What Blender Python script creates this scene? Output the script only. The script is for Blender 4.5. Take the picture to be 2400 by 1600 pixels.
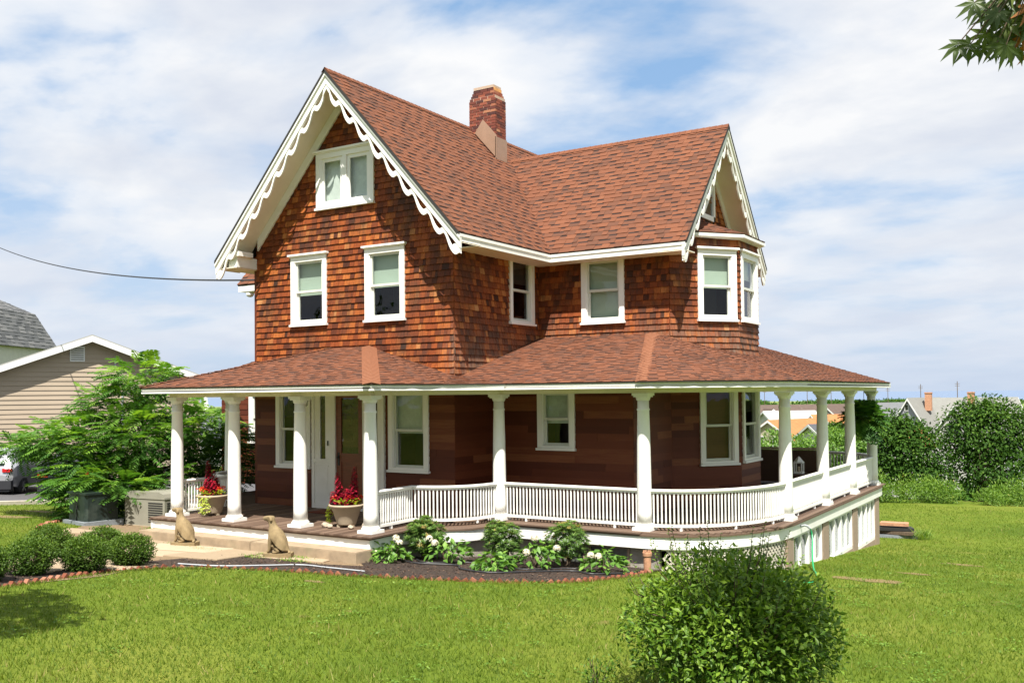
import bpy, bmesh, math, random
import numpy as np
from mathutils import Matrix, Vector
for _o in list(bpy.data.objects): bpy.data.objects.remove(_o, do_unlink=True)
S = bpy.context.scene
COL = S.collection
R = math.radians
# ------------------------------------------------------------------ camera
FPX, CYP = 2227.07, 873.87
YAW, PIT, ROL = -.558767709, .022930283, -.00972014
CAM = np.array([0, 0, 2.31])
def cam_axes():
    c, s = math.cos, math.sin
    fw = np.array([s(YAW)*c(PIT), c(YAW)*c(PIT), s(PIT)]); rt = np.array([c(YAW), -s(YAW), 0]); up = np.cross(rt, fw)
    return rt*c(ROL)+up*s(ROL), -rt*s(ROL)+up*c(ROL), fw
RT, UP, FW = cam_axes()
cd = bpy.data.cameras.new('camera'); cam = bpy.data.objects.new('camera', cd); COL.objects.link(cam)
cd.sensor_width = 36; cd.lens = FPX/2400*36; cd.shift_y = (CYP-800)/2400; cd.clip_start = .1; cd.clip_end = 60000
m = Matrix.Identity(4)
for i in range(3): m[i][0] = RT[i]; m[i][1] = UP[i]; m[i][2] = -FW[i]; m[i][3] = CAM[i]
cam.matrix_world = m
S.camera = cam
# ------------------------------------------------------------------ sky and sun
SUN_TO = Vector((.30, -.52, 1)).normalized()       # towards the sun
W = bpy.data.worlds.new('World'); S.world = W; W.use_nodes = True
nt = W.node_tree; N = nt.nodes; L = nt.links
for n in list(N): N.remove(n)
def nd(tree, t, **k):
    n = tree.nodes.new(t)
    for a, b in k.items(): setattr(n, a, b)
    return n
out = nd(nt, 'ShaderNodeOutputWorld'); bg = nd(nt, 'ShaderNodeBackground'); L.new(bg.outputs[0], out.inputs[0])
SKY_STR = .055
bg.inputs[1].default_value = SKY_STR
sky = nd(nt, 'ShaderNodeTexSky', sky_type='NISHITA', sun_disc=False)
sky.sun_elevation = math.asin(SUN_TO.z); sky.sun_rotation = math.atan2(SUN_TO.x, SUN_TO.y); sky.altitude = 20; sky.air_density = 1.0; sky.dust_density = .6; sky.ozone_density = 2.0
tc = nd(nt, 'ShaderNodeTexCoord'); sep = nd(nt, 'ShaderNodeSeparateXYZ'); L.new(tc.outputs['Generated'], sep.inputs[0])
def mth(tree, op, a, b=None, c=None):
    n = nd(tree, 'ShaderNodeMath', operation=op)
    for i, v in enumerate((a, b, c)):
        if v is None: continue
        if isinstance(v, (int, float)): n.inputs[i].default_value = v
        else: tree.links.new(v, n.inputs[i])
    return n.outputs[0]
zc = mth(nt, 'MAXIMUM', sep.outputs[2], 0.0)
den = mth(nt, 'ADD', zc, .20)
cx = mth(nt, 'DIVIDE', sep.outputs[0], den); cyy = mth(nt, 'DIVIDE', sep.outputs[1], den)
cmb = nd(nt, 'ShaderNodeCombineXYZ'); L.new(cx, cmb.inputs[0]); L.new(cyy, cmb.inputs[1])
mp = nd(nt, 'ShaderNodeMapping'); L.new(cmb.outputs[0], mp.inputs[0]); mp.inputs['Location'].default_value = (5.4, 2.1, 0); mp.inputs['Rotation'].default_value = (0, 0, R(32)); mp.inputs['Scale'].default_value = (.78, 1.0, 1)
def noise(tree, vec, scale, detail=6, rough=.55, dist=0.0):
    n = nd(tree, 'ShaderNodeTexNoise'); n.inputs['Scale'].default_value = scale; n.inputs['Detail'].default_value = detail; n.inputs['Roughness'].default_value = rough; n.inputs['Distortion'].default_value = dist
    if vec is not None: tree.links.new(vec, n.inputs['Vector'])
    return n
def ramp(tree, fac, stops, interp='LINEAR'):
    n = nd(tree, 'ShaderNodeValToRGB'); n.color_ramp.interpolation = interp
    e = n.color_ramp.elements
    while len(e) < len(stops): e.new(.5)
    for el, (p, c) in zip(e, stops): el.position = p; el.color = (*c, 1) if len(c) == 3 else c
    if fac is not None: tree.links.new(fac, n.inputs[0])
    return n
def mix(tree, fac, a, b, bt='MIX'):
    n = nd(tree, 'ShaderNodeMix', data_type='RGBA', blend_type=bt)
    for s, v in ((n.inputs[0], fac), (n.inputs[6], a), (n.inputs[7], b)):
        if isinstance(v, (int, float)): s.default_value = v
        elif isinstance(v, tuple): s.default_value = (*v, 1) if len(v) == 3 else v
        else: tree.links.new(v, s)
    return n.outputs[2]
n1 = noise(nt, mp.outputs[0], 1.75, 9, .52, .2)
cov = ramp(nt, n1.outputs[0], [(.37, (0, 0, 0)), (.47, (.75, .75, .75)), (.56, (1, 1, 1))])
n2 = noise(nt, mp.outputs[0], 2.4, 9, .54, .2)
shade = ramp(nt, n2.outputs[0], [(.32, (6.2, 6.7, 7.7)), (.46, (7.5, 7.8, 8.35)), (.58, (8.9, 8.95, 9.05))])
hz = ramp(nt, sep.outputs[2], [(0.0, (1, 1, 1)), (.10, (.55, .55, .55)), (.30, (0, 0, 0))])
blue = mix(nt, .6, sky.outputs[0], (3.6, 6.0, 9.4))
c1 = mix(nt, cov.outputs[0], blue, shade.outputs[0])
hzc = ramp(nt, sep.outputs[2], [(0.0, (5.0, 6.0, 7.6)), (.05, (6.0, 6.7, 7.9)), (.2, (7.3, 7.7, 8.3))])
c2 = mix(nt, mth(nt, 'MULTIPLY', hz.outputs[0], .85), c1, hzc.outputs[0])
L.new(c2, bg.inputs[0])
sd = bpy.data.lights.new('sun', 'SUN'); sd.energy = 5.0; sd.angle = R(.55); sd.color = (1.0, .95, .86)
sun = bpy.data.objects.new('sun', sd); COL.objects.link(sun); sun.rotation_euler = SUN_TO.to_track_quat('Z', 'Y').to_euler(); sun.location = (0, 0, 40)
vs = S.view_settings; vs.view_transform = 'Standard'; vs.look = 'None'; vs.exposure = 1.0; vs.gamma = 1; vs.use_curve_mapping = False
S.render.engine = 'CYCLES'
# ------------------------------------------------------------------ helpers
wm = {}
def link(o): COL.objects.link(o); return o
def thing(name, label, cat, loc=(0, 0, 0), rz=0, group=None):
    o = link(bpy.data.objects.new(name, None)); o.location = loc; o.rotation_euler = (0, 0, rz); o.empty_display_size = .1
    tag(o, label, cat, group)
    wm[o] = Matrix.Translation(Vector(loc)) @ Matrix.Rotation(rz, 4, 'Z')
    return o
def tag(o, label=None, cat=None, group=None, kind=None):
    if label: o['label'] = label
    if cat: o['category'] = cat
    if group: o['group'] = group
    if kind: o['kind'] = kind
    return o
def mk(name, V, F, mat, parent=None, local=False, smooth=False, rnd=None):
    me = bpy.data.meshes.new(name)
    V = np.asarray(V, dtype=np.float32).reshape(-1, 3)
    if isinstance(F, np.ndarray):
        k = F.shape[1]
        me.vertices.add(len(V)); me.vertices.foreach_set('co', V.ravel())
        me.loops.add(F.size); me.loops.foreach_set('vertex_index', F.astype(np.int32).ravel())
        me.polygons.add(len(F)); me.polygons.foreach_set('loop_start', np.arange(0, F.size, k, dtype=np.int32))
        me.update(calc_edges=True)
    else:
        me.from_pydata(V.tolist(), [], [tuple(int(i) for i in f) for f in F]); me.update()
    if rnd is not None:
        a = me.attributes.new('rnd', 'FLOAT', 'FACE'); a.data.foreach_set('value', np.asarray(rnd, dtype=np.float32))
    if smooth: me.polygons.foreach_set('use_smooth', np.ones(len(me.polygons), dtype=bool))
    if mat is not None: me.materials.append(mat)
    o = link(bpy.data.objects.new(name, me))
    attach(o, parent, local)
    return o
def attach(o, parent, local=False):
    wm[o] = Matrix.Identity(4)
    if parent is not None:
        o.parent = parent
        if local: wm[o] = wm[parent].copy()
        else: o.matrix_parent_inverse = wm[parent].inverted()
def inst(name, me, parent, M):                  # another object of the same mesh data, M in the parent's frame
    o = link(bpy.data.objects.new(name, me)); o.parent = parent; o.matrix_parent_inverse = wm[parent].inverted(); o.matrix_local = M
    o.matrix_basis = M; wm[o] = M.copy(); return o
def clone(o, loc, rz=0, sc=1, label=None, parent=None):
    c = o.copy(); link(c)
    if parent is not None: c.parent = parent
    else:
        c.location = loc; c.rotation_euler = (0, 0, rz); c.scale = (sc, sc, sc)
        if label: c['label'] = label
    for ch in o.children: clone(ch, None, parent=c)
    return c
class MB:
    def __init__(s): s.v = []; s.f = []; s.r = []
    def add(s, V, F, r=0.5):
        b = len(s.v); s.v.extend([tuple(map(float, p)) for p in V]); s.f.extend([tuple(i+b for i in f) for f in F]); s.r.extend([r]*len(F)); return s
    def frame(s, o, a, b, c, A, B, Cc, r=.5):   # box: origin o, axes a,b,c (vectors), ranges A,B,Cc
        o, a, b, c = map(np.array, (o, a, b, c)); V = [o+a*x+b*y+c*z for x in A for y in B for z in Cc]
        return s.add(V, [(0, 1, 3, 2), (4, 6, 7, 5), (0, 4, 5, 1), (2, 3, 7, 6), (0, 2, 6, 4), (1, 5, 7, 3)], r)
    def box(s, x0, x1, y0, y1, z0, z1, r=.5): return s.frame((0, 0, 0), (1, 0, 0), (0, 1, 0), (0, 0, 1), (x0, x1), (y0, y1), (z0, z1), r)
    def tube(s, path, rad, n=8, cap=True, r=.5):
        P = [np.array(p, float) for p in path]; rads = rad if hasattr(rad, '__len__') else [rad]*len(P); V = []
        for i, p in enumerate(P):
            t = P[min(i+1, len(P)-1)]-P[max(i-1, 0)]; t = t/(np.linalg.norm(t)+1e-9)
            h = np.array([0, 0, 1.]) if abs(t[2]) < .9 else np.array([1., 0, 0])
            a = np.cross(h, t); a /= np.linalg.norm(a); b = np.cross(t, a)
            for k in range(n): th = 2*math.pi*k/n; V.append(p+rads[i]*(a*math.cos(th)+b*math.sin(th)))
        F = [(i*n+k, i*n+(k+1) % n, (i+1)*n+(k+1) % n, (i+1)*n+k) for i in range(len(P)-1) for k in range(n)]
        if cap: F += [tuple(range(n))[::-1], tuple((len(P)-1)*n+k for k in range(n))]
        return s.add(V, F, r)
    def lathe(s, prof, c=(0, 0, 0), n=20, r=.5):
        V = []; F = []
        for (rr, z) in prof:
            for k in range(n): th = 2*math.pi*k/n; V.append((c[0]+rr*math.cos(th), c[1]+rr*math.sin(th), c[2]+z))
        for i in range(len(prof)-1):
            for k in range(n): F.append((i*n+k, i*n+(k+1) % n, (i+1)*n+(k+1) % n, (i+1)*n+k))
        F += [tuple(range(n))[::-1], tuple((len(prof)-1)*n+k for k in range(n))]
        return s.add(V, F, r)
    def ribbon(s, path, z0, z1, th=.03, closed=False, r=.5):   # vertical band along a plan path, thickened inwards (to the left of travel)
        P = [np.array(p[:2], float) for p in path]; n = len(P); V = []
        for i in range(n):
            t = P[min(i+1, n-1)]-P[max(i-1, 0)]; t /= np.linalg.norm(t)+1e-9; q = np.array([-t[1], t[0]])
            for (d, z) in ((0, z0), (0, z1), (th, z1), (th, z0)):
                w = P[i]+q*d; V.append((w[0], w[1], z))
        F = []
        for i in range(n-1):
            for k in range(4): F.append((i*4+k, (i+1)*4+k, (i+1)*4+(k+1) % 4, i*4+(k+1) % 4))
        F += [(3, 2, 1, 0), ((n-1)*4, (n-1)*4+1, (n-1)*4+2, (n-1)*4+3)]
        return s.add(V, F, r)
    def prism(s, poly, o, a, b, c, th, r=.5):   # flat polygon (2D in a,b) extruded along c by th
        o, a, b, c = map(np.array, (o, a, b, c)); n = len(poly)
        V = [o+a*p[0]+b*p[1] for p in poly]+[o+a*p[0]+b*p[1]+c*th for p in poly]
        return s.add(V, [tuple(range(n))[::-1], tuple(range(n, 2*n))]+[(i, (i+1) % n, n+(i+1) % n, n+i) for i in range(n)], r)
    def build(s, name, mat, parent=None, local=False, smooth=False):
        return mk(name, s.v, s.f, mat, parent, local, smooth, rnd=s.r)
# ------------------------------------------------------------------ materials
def newmat(name):
    mt = bpy.data.materials.new(name); mt.use_nodes = True; t = mt.node_tree
    b = t.nodes.get('Principled BSDF'); return mt, t, b
def coords(t, kind='Object', scale=None):
    c = nd(t, 'ShaderNodeTexCoord'); o = c.outputs[kind]
    if scale:
        q = nd(t, 'ShaderNodeMapping'); q.inputs['Scale'].default_value = scale; t.links.new(o, q.inputs[0]); o = q.outputs[0]
    return o
def bump(t, b, h, strength=.3, dist=.01):
    n = nd(t, 'ShaderNodeBump'); n.inputs['Strength'].default_value = strength; n.inputs['Distance'].default_value = dist
    t.links.new(h, n.inputs['Height']); t.links.new(n.outputs[0], b.inputs['Normal'])
def basic(name, col, rough=.6, var=.12, scale=6, bmp=0, dirt=None, metal=0, spec=.4, coords_scale=None):
    mt, t, b = newmat(name)
    v = coords(t, scale=coords_scale)
    n = noise(t, v, scale, 5, .6)
    lo = tuple(max(0, c*(1-var)) for c in col); hi = tuple(min(1, c*(1+var)) for c in col)
    rp = ramp(t, n.outputs[0], [(.3, lo), (.7, hi)]); c = rp.outputs[0]
    if dirt:
        n3 = noise(t, v, 1.7, 6, .7); k = ramp(t, n3.outputs[0], [(.52, (0, 0, 0)), (.72, (1, 1, 1))])
        c = mix(t, mth(t, 'MULTIPLY', k.outputs[0], dirt[1]), c, dirt[0])
    t.links.new(c, b.inputs['Base Color']); b.inputs['Roughness'].default_value = rough; b.inputs['Metallic'].default_value = metal
    b.inputs['Specular IOR Level'].default_value = spec
    if bmp: bump(t, b, noise(t, v, scale*6, 4, .6).outputs[0], bmp, .01)
    return mt
def rampmat(name, stops, rough=.8, fine=(30, .25), stretch=None, extra=None, bmp=.3, spec=.3):
    """colour by the piece's own random value, with grain along the piece"""
    mt, t, b = newmat(name)
    at = nd(t, 'ShaderNodeAttribute', attribute_name='rnd')
    v = coords(t, scale=stretch)
    n = noise(t, v, fine[0], 5, .65)
    f = mth(t, 'ADD', at.outputs['Fac'], mth(t, 'MULTIPLY', mth(t, 'SUBTRACT', n.outputs[0], .5), fine[1]))
    c = ramp(t, f, stops).outputs[0]
    if extra: c = extra(t, c, at.outputs['Fac'])
    t.links.new(c, b.inputs['Base Color']); b.inputs['Roughness'].default_value = rough; b.inputs['Specular IOR Level'].default_value = spec
    if bmp: bump(t, b, n.outputs[0], bmp, .006)
    return mt
M_ = {}
def cedar_extra(t, c, rn):
    v = coords(t)
    st = noise(t, coords(t, scale=(22, 22, 3.2)), 1.6, 6, .7)
    c = mix(t, .75, c, ramp(t, st.outputs[0], [(.25, (.40, .36, .34)), (.52, (1, 1, 1)), (.8, (1.35, 1.3, 1.25))]).outputs[0], 'MULTIPLY')
    big = noise(t, coords(t, scale=(1.0, 1.0, .55)), 1.5, 6, .65)
    k = ramp(t, big.outputs[0], [(.46, (0, 0, 0)), (.62, (1, 1, 1))]).outputs[0]
    c = mix(t, mth(t, 'MULTIPLY', k, .70), c, (.040, .022, .015))              # old dark weathering
    sp = nd(t, 'ShaderNodeSeparateXYZ'); t.links.new(v, sp.inputs[0])
    # splash-bleached courses just above the porch roof
    low = nd(t, 'ShaderNodeMapRange'); low.inputs['From Min'].default_value = 4.0; low.inputs['From Max'].default_value = 3.2
    t.links.new(sp.outputs[2], low.inputs['Value'])
    sx = nd(t, 'ShaderNodeMapRange'); sx.inputs['From Min'].default_value = -10.9; sx.inputs['From Max'].default_value = -10.3
    t.links.new(sp.outputs[0], sx.inputs['Value'])
    st2 = noise(t, coords(t, scale=(14, 14, 2.0)), 1.2, 5, .7)
    w = mth(t, 'MULTIPLY', mth(t, 'MULTIPLY', low.outputs[0], sx.outputs[0]), ramp(t, st2.outputs[0], [(.35, (0, 0, 0)), (.6, (1, 1, 1))]).outputs[0])
    return mix(t, mth(t, 'MULTIPLY', w, .75), c, (.19, .135, .098))
M_['cedar'] = rampmat('cedar_shingle', [(0, (.028, .009, .004)), (.22, (.088, .020, .006)), (.5, (.225, .050, .010)), (.75, (.36, .105, .020)), (1, (.46, .21, .075))], .75, (8, .35), (11, 11, 1.3), cedar_extra, .4)
def asphalt_extra(t, c, rn):
    gr = noise(t, coords(t), 260, 2, .7)
    c = mix(t, .55, c, ramp(t, gr.outputs[0], [(.25, (.55, .55, .55)), (.75, (1.4, 1.35, 1.3))]).outputs[0], 'MULTIPLY')
    bg_ = noise(t, coords(t), .9, 4, .6)
    c = mix(t, .5, c, ramp(t, bg_.outputs[0], [(.3, (.85, .85, .86)), (.7, (1.1, 1.08, 1.06))]).outputs[0], 'MULTIPLY')
    k = nd(t, 'ShaderNodeMath', operation='GREATER_THAN'); t.links.new(rn, k.inputs[0]); k.inputs[1].default_value = 1.5
    return mix(t, k.outputs[0], c, (.034, .026, .025))
M_['roof'] = rampmat('roof_shingle', [(0, (.100, .050, .034)), (.30, (.125, .057, .037)), (.48, (.158, .065, .038)), (.75, (.176, .071, .040)), (1, (.196, .081, .045))], .92, (40, .10), None, asphalt_extra, .35, .15)
M_['roofcap'] = basic('hip_cap_shingle', (.235, .095, .048), .9, .14, 40, .3)
M_['roofdark'] = basic('roof_edge', (.03, .028, .028), .8, .2, 30)
M_['white'] = basic('white_paint', (.80, .79, .75), .45, .03, 3, 0, ((.55, .52, .45), .25))
M_['whiteclean'] = basic('white_vinyl', (.82, .81, .79), .4, .02, 3)
M_['cream'] = basic('cream_paint', (.74, .68, .56), .5, .05, 3)
M_['siding'] = rampmat('siding_board', [(0, (.075, .018, .009)), (.4, (.105, .026, .012)), (.75, (.140, .038, .017)), (1, (.20, .070, .030))], .55, (3, .55), (.8, .8, 14), None, .15, .22)
M_['deck'] = rampmat('deck_board', [(0, (.085, .052, .036)), (.5, (.125, .080, .056)), (1, (.175, .118, .085))], .7, (14, .4), (30, 3, 30), None, .3)
M_['brick'] = rampmat('chimney_brick', [(0, (.075, .030, .028)), (.4, (.18, .050, .034)), (.75, (.27, .080, .048)), (1, (.42, .20, .11))], .9, (60, .3), None, None, .5)
M_['mortar'] = basic('mortar', (.46, .34, .26), .95, .15, 40, .4)
M_['flue'] = basic('clay_crown', (.60, .30, .11), .9, .2, 12, .3)
M_['flash'] = basic('chimney_flashing', (.30, .19, .13), .5, .1, 4)
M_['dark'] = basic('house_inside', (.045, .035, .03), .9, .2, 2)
M_['shade'] = basic('roller_shade', (.44, .52, .42), .8, .04, 3)
M_['sheer'] = basic('sheer_curtain', (.66, .70, .64), .8, .1, 9)
M_['sash'] = basic('sash_frame', (.62, .63, .58), .5, .03, 3)
def glassmat():
    mt, t, b = newmat('window_glass'); t.nodes.remove(b); o = t.nodes['Material Output']
    lw_ = nd(t, 'ShaderNodeLayerWeight'); lw_.inputs[0].default_value = .5
    g = nd(t, 'ShaderNodeBsdfGlossy'); g.inputs['Roughness'].default_value = .015; g.inputs['Color'].default_value = (.95, .97, 1, 1)
    tr = nd(t, 'ShaderNodeBsdfTransparent'); tr.inputs[0].default_value = (.80, .84, .84, 1)
    nz = noise(t, coords(t), 1.6, 2, .5); bp = nd(t, 'ShaderNodeBump'); bp.inputs['Strength'].default_value = .12; bp.inputs['Distance'].default_value = .05
    t.links.new(nz.outputs[0], bp.inputs['Height']); t.links.new(bp.outputs[0], g.inputs['Normal'])
    k = mth(t, 'ADD', mth(t, 'MULTIPLY', mth(t, 'POWER', lw_.outputs['Facing'], 4.0), .9),   .036)
    ms = nd(t, 'ShaderNodeMixShader'); t.links.new(k, ms.inputs[0]); t.links.new(tr.outputs[0], ms.inputs[1]); t.links.new(g.outputs[0], ms.inputs[2]); t.links.new(ms.outputs[0], o.inputs[0])
    return mt
M_['glass'] = glassmat()
M_['door'] = basic('stained_door', (.16, .042, .020), .35, .25, 3, 0, None, 0, .5, (1, 1, 12))
M_['black'] = basic('black_metal', (.02, .02, .022), .4, .2, 10)
M_['concrete'] = basic('concrete', (.31, .235, .155), .9, .2, 5, .4, ((.22, .20, .12), .6))
M_['foundation'] = basic('foundation', (.30, .27, .235), .9, .2, 5, .4, ((.22, .21, .17), .5))
M_['stonepost'] = basic('stone_post', (.30, .225, .165), .85, .12, 14, .3)
M_['flag'] = rampmat('flagstone', [(0, (.26, .195, .125)), (.5, (.34, .26, .175)), (1, (.42, .33, .23))], .9, (9, .5), None, None, .35)
M_['edgebrick'] = rampmat('edging_brick', [(0, (.13, .040, .024)), (.5, (.23, .075, .040)), (1, (.33, .15, .095))], .9, (30, .4), None, None, .5)
M_['mulch'] = basic('mulch', (.042, .028, .021), 1, .5, 26, 1.0, ((.10, .055, .035), .6))
M_['statue'] = basic('cast_stone', (.24, .175, .09), .85, .22, 12, .4, ((.16, .13, .07), .6))
M_['pot'] = basic('planter_resin', (.38, .31, .22), .7, .06, 6, .1)
M_['soil'] = basic('soil', (.03, .02, .015), 1, .4, 30, .5)
def leafmat(name, stops, rough=.5, trans=.30, spec=.4, nscale=1.5, namp=.5):
    mt, t, b = newmat(name); o = t.nodes['Material Output']
    at = nd(t, 'ShaderNodeAttribute', attribute_name='rnd')
    n = noise(t, coords(t), nscale, 6, .65)
    f = mth(t, 'ADD', at.outputs['Fac'], mth(t, 'MULTIPLY', mth(t, 'SUBTRACT', n.outputs[0], .5), namp))
    c = ramp(t, f, stops).outputs[0]
    t.links.new(c, b.inputs['Base Color']); b.inputs['Roughness'].default_value = rough; b.inputs['Specular IOR Level'].default_value = spec
    tl = nd(t, 'ShaderNodeBsdfTranslucent'); cc = mix(t, 1.0, c, (1.25, 1.35, .55), 'MULTIPLY'); t.links.new(cc, tl.inputs[0])
    ms = nd(t, 'ShaderNodeMixShader'); ms.inputs[0].default_value = trans
    t.links.new(b.outputs[0], ms.inputs[1]); t.links.new(tl.outputs[0], ms.inputs[2]); t.links.new(ms.outputs[0], o.inputs[0])
    return mt
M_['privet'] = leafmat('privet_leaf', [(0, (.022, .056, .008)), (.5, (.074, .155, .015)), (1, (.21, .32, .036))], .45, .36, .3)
M_['box'] = leafmat('boxwood_leaf', [(0, (.028, .060, .009)), (.5, (.070, .135, .016)), (1, (.165, .25, .034))], .5, .32, .25)
M_['hyd'] = leafmat('hydrangea_leaf', [(0, (.045, .11, .020)), (.5, (.11, .235, .035)), (1, (.24, .40, .07))], .45)
M_['rhodo'] = leafmat('shrub_leaf', [(0, (.035, .075, .015)), (.5, (.085, .165, .032)), (.85, (.20, .28, .06)), (1, (.34, .24, .08))], .35)
M_['mimosa'] = leafmat('mimosa_leaf', [(0, (.030, .090, .018)), (.5, (.085, .20, .028)), (1, (.25, .40, .045))], .55, .38)
M_['tree'] = leafmat('tree_leaf', [(0, (.016, .044, .008)), (.5, (.046, .108, .015)), (1, (.12, .205, .030))], .6, .28, .1)
M_['treelight'] = leafmat('pale_leaf', [(0, (.055, .13, .02)), (.5, (.12, .24, .03)), (1, (.24, .37, .06))], .45, .35)
M_['weed'] = leafmat('weed_leaf', [(0, (.06, .13, .015)), (.5, (.14, .25, .028)), (.9, (.26, .36, .05)), (1, (.35, .26, .12))], .55, .35)
M_['red'] = leafmat('red_leaf', [(0, (.10, .004, .014)), (.5, (.27, .008, .028)), (1, (.60, .02, .045))], .45, .25)
M_['redflower'] = leafmat('red_flower', [(0, (.55, .02, .012)), (1, (.80, .07, .02))], .5, .3)
M_['lime'] = leafmat('lime_leaf', [(0, (.20, .28, .02)), (.5, (.38, .46, .04)), (1, (.55, .58, .10))], .5, .35)
M_['petal'] = leafmat('hydrangea_petal', [(0, (.55, .48, .36)), (.5, (.72, .66, .54)), (1, (.80, .78, .70))], .6, .2)
M_['maple'] = leafmat('maple_leaf', [(0, (.035, .060, .012)), (.5, (.075, .115, .018)), (.88, (.16, .20, .03)), (1, (.40, .15, .03))], .45, .32)
M_['bark'] = basic('bark', (.12, .085, .06), .9, .3, 10, .5, None, 0, .3, (4, 4, 1))
M_['twig'] = basic('twig', (.10, .07, .045), .9, .3, 10)
# ------------------------------------------------------------------ ground, sea
rg = random.Random(7); ng = np.random.default_rng(11)
def hg(x, y):
    x = np.asarray(x, float); y = np.asarray(y, float); r = np.hypot(x, y)
    z = np.interp(y, [-12, 25, 36, 42, 60, 95, 400, 1400], [1.5, -1.46, -1.68, -2.1, -5.2, -9.0, -10.4, -11.2])
    return np.where(r > 1500, np.interp(r, [1500, 1620, 1800], [-11.3, -12.2, -16]), z)
def inside(poly, x, y):
    p = np.asarray(poly); x = np.asarray(x); y = np.asarray(y); c = np.zeros(x.shape, bool); j = len(p)-1
    for i in range(len(p)):
        xi, yi = p[i]; xj, yj = p[j]
        k = ((yi > y) != (yj > y)) & (x < (xj-xi)*(y-yi)/(yj-yi+1e-12)+xi); c ^= k; j = i
    return c
def groundmat():
    mt, t, b = newmat('lawn_ground'); v = coords(t)
    a = noise(t, v, .35, 6, .6); f = noise(t, v, 9, 6, .7); g = noise(t, v, 60, 3, .7)
    c = ramp(t, a.outputs[0], [(.30, (.066, .108, .010)), (.5, (.108, .150, .016)), (.70, (.165, .182, .030))]).outputs[0]
    c = mix(t, .8, c, ramp(t, f.outputs[0], [(.25, (.60, .68, .6)), (.55, (1, 1, 1)), (.8, (1.3, 1.18, 1.1))]).outputs[0], 'MULTIPLY')
    c = mix(t, .6, c, ramp(t, g.outputs[0], [(.3, (.6, .65, .6)), (.7, (1.25, 1.25, 1.2))]).outputs[0], 'MULTIPLY')
    dr = noise(t, v, .9, 5, .7); k = ramp(t, dr.outputs[0], [(.64, (0, 0, 0)), (.74, (1, 1, 1))]).outputs[0]
    c = mix(t, mth(t, 'MULTIPLY', k, .7), c, (.20, .135, .062))
    sp = nd(t, 'ShaderNodeSeparateXYZ'); t.links.new(v, sp.inputs[0])
    far = nd(t, 'ShaderNodeMapRange'); far.inputs['From Min'].default_value = 180; far.inputs['From Max'].default_value = 300; t.links.new(sp.outputs[1], far.inputs['Value'])
    fn = noise(t, coords(t, scale=(.012, .003, 1)), 1.0, 7, .65)
    fc = ramp(t, fn.outputs[0], [(.3, (.045, .085, .03)), (.5, (.15, .21, .06)), (.62, (.33, .33, .16)), (.75, (.10, .16, .05))]).outputs[0]
    c = mix(t, far.outputs[0], c, fc)
    t.links.new(c, b.inputs['Base Color']); b.inputs['Roughness'].default_value = .95; b.inputs['Specular IOR Level'].default_value = .1
    bump(t, b, f.outputs[0], .6, .03); return mt
xs = np.unique(np.concatenate([np.linspace(-45, 12, 96), -45-np.geomspace(1, 2500, 40), 12+np.geomspace(1, 1500, 34)]))
ys = np.unique(np.concatenate([np.linspace(-12, 60, 120), 60+np.geomspace(1, 1800, 60), [-60, -200]]))
gx, gy = np.meshgrid(xs, ys); gz = hg(gx, gy); nx = len(xs)
idx = np.arange(len(ys)*nx).reshape(len(ys), nx)
Fg = np.stack([idx[:-1, :-1], idx[:-1, 1:], idx[1:, 1:], idx[1:, :-1]], -1).reshape(-1, 4)
tag(mk('ground', np.stack([gx, gy, gz], -1), Fg, groundmat(), smooth=True), kind='structure')
def seamat():
    mt, t, b = newmat('sea'); v = coords(t, scale=(.02, .05, 1))
    n = noise(t, v, 1, 6, .6); c = ramp(t, n.outputs[0], [(.3, (.10, .16, .26)), (.7, (.14, .20, .31))]).outputs[0]
    t.links.new(c, b.inputs['Base Color']); b.inputs['Roughness'].default_value = .35; b.inputs['Specular IOR Level'].default_value = .25
    bump(t, b, n.outputs[0], .5, 2.0); return mt
tag(mk('sea', [(-60000, 200, -12.0), (40000, 200, -12.0), (40000, 50000, -12.0), (-60000, 50000, -12.0)], [(0, 1, 2, 3)], seamat()), kind='structure')
def sheet(name, poly, mat, dz, parent=None, kind='structure'):
    V = [(x, y, float(hg(x, y))+dz) for x, y in poly]; o = mk(name, V, [tuple(range(len(V)))], mat, parent)
    return tag(o, kind=kind)
EDGE = [(-11.0, 5.3), (-11.25, 6.0), (-11.48, 6.54), (-11.77, 7.59), (-11.9, 8.33), (-11.85, 9.06), (-11.51, 9.51), (-10.76, 10.02), (-9.42, 10.51), (-8.53, 10.9), (-7.43, 11.51), (-6.75, 12.22), (-6.39, 13.40), (-6.34, 14.3)]
BED = EDGE+[(-6.34, 14.9), (-9.3, 14.9), (-10.4, 13.4), (-10.25, 11.75), (-9.95, 11.5), (-10.62, 11.15), (-11.75, 11.38), (-12.55, 10.55), (-12.6, 9.54), (-13.1, 8.02), (-13.9, 8.9), (-14.9, 8.6), (-14.2, 7.1), (-12.7, 5.3)]
PATIO = [(-16.6, 12.2), (-9.95, 12.2), (-9.75, 11.5), (-10.62, 11.05), (-11.75, 11.28), (-12.4, 10.55), (-12.4, 9.54), (-11.6, 8.02), (-11.6, 6.8), (-15.5, 7.6), (-14.8, 9.4), (-17.2, 10.9), (-19.6, 13.2), (-18.6, 14.2)]
M_['sand'] = basic('patio_joint_sand', (.19, .13, .075), 1, .3, 12, .5, ((.12, .16, .04), .7))
patio = sheet('patio', PATIO, M_['sand'], .008)
sheet('mulch_bed', BED, M_['mulch'], .022)
for o in (bpy.data.objects['mulch_bed'],): pass
M_['asphalt'] = basic('asphalt', (.085, .082, .085), .9, .2, 20, .3)
M_['kerb'] = basic('kerb_stone', (.52, .46, .38), .9, .15, 8, .3)
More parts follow.
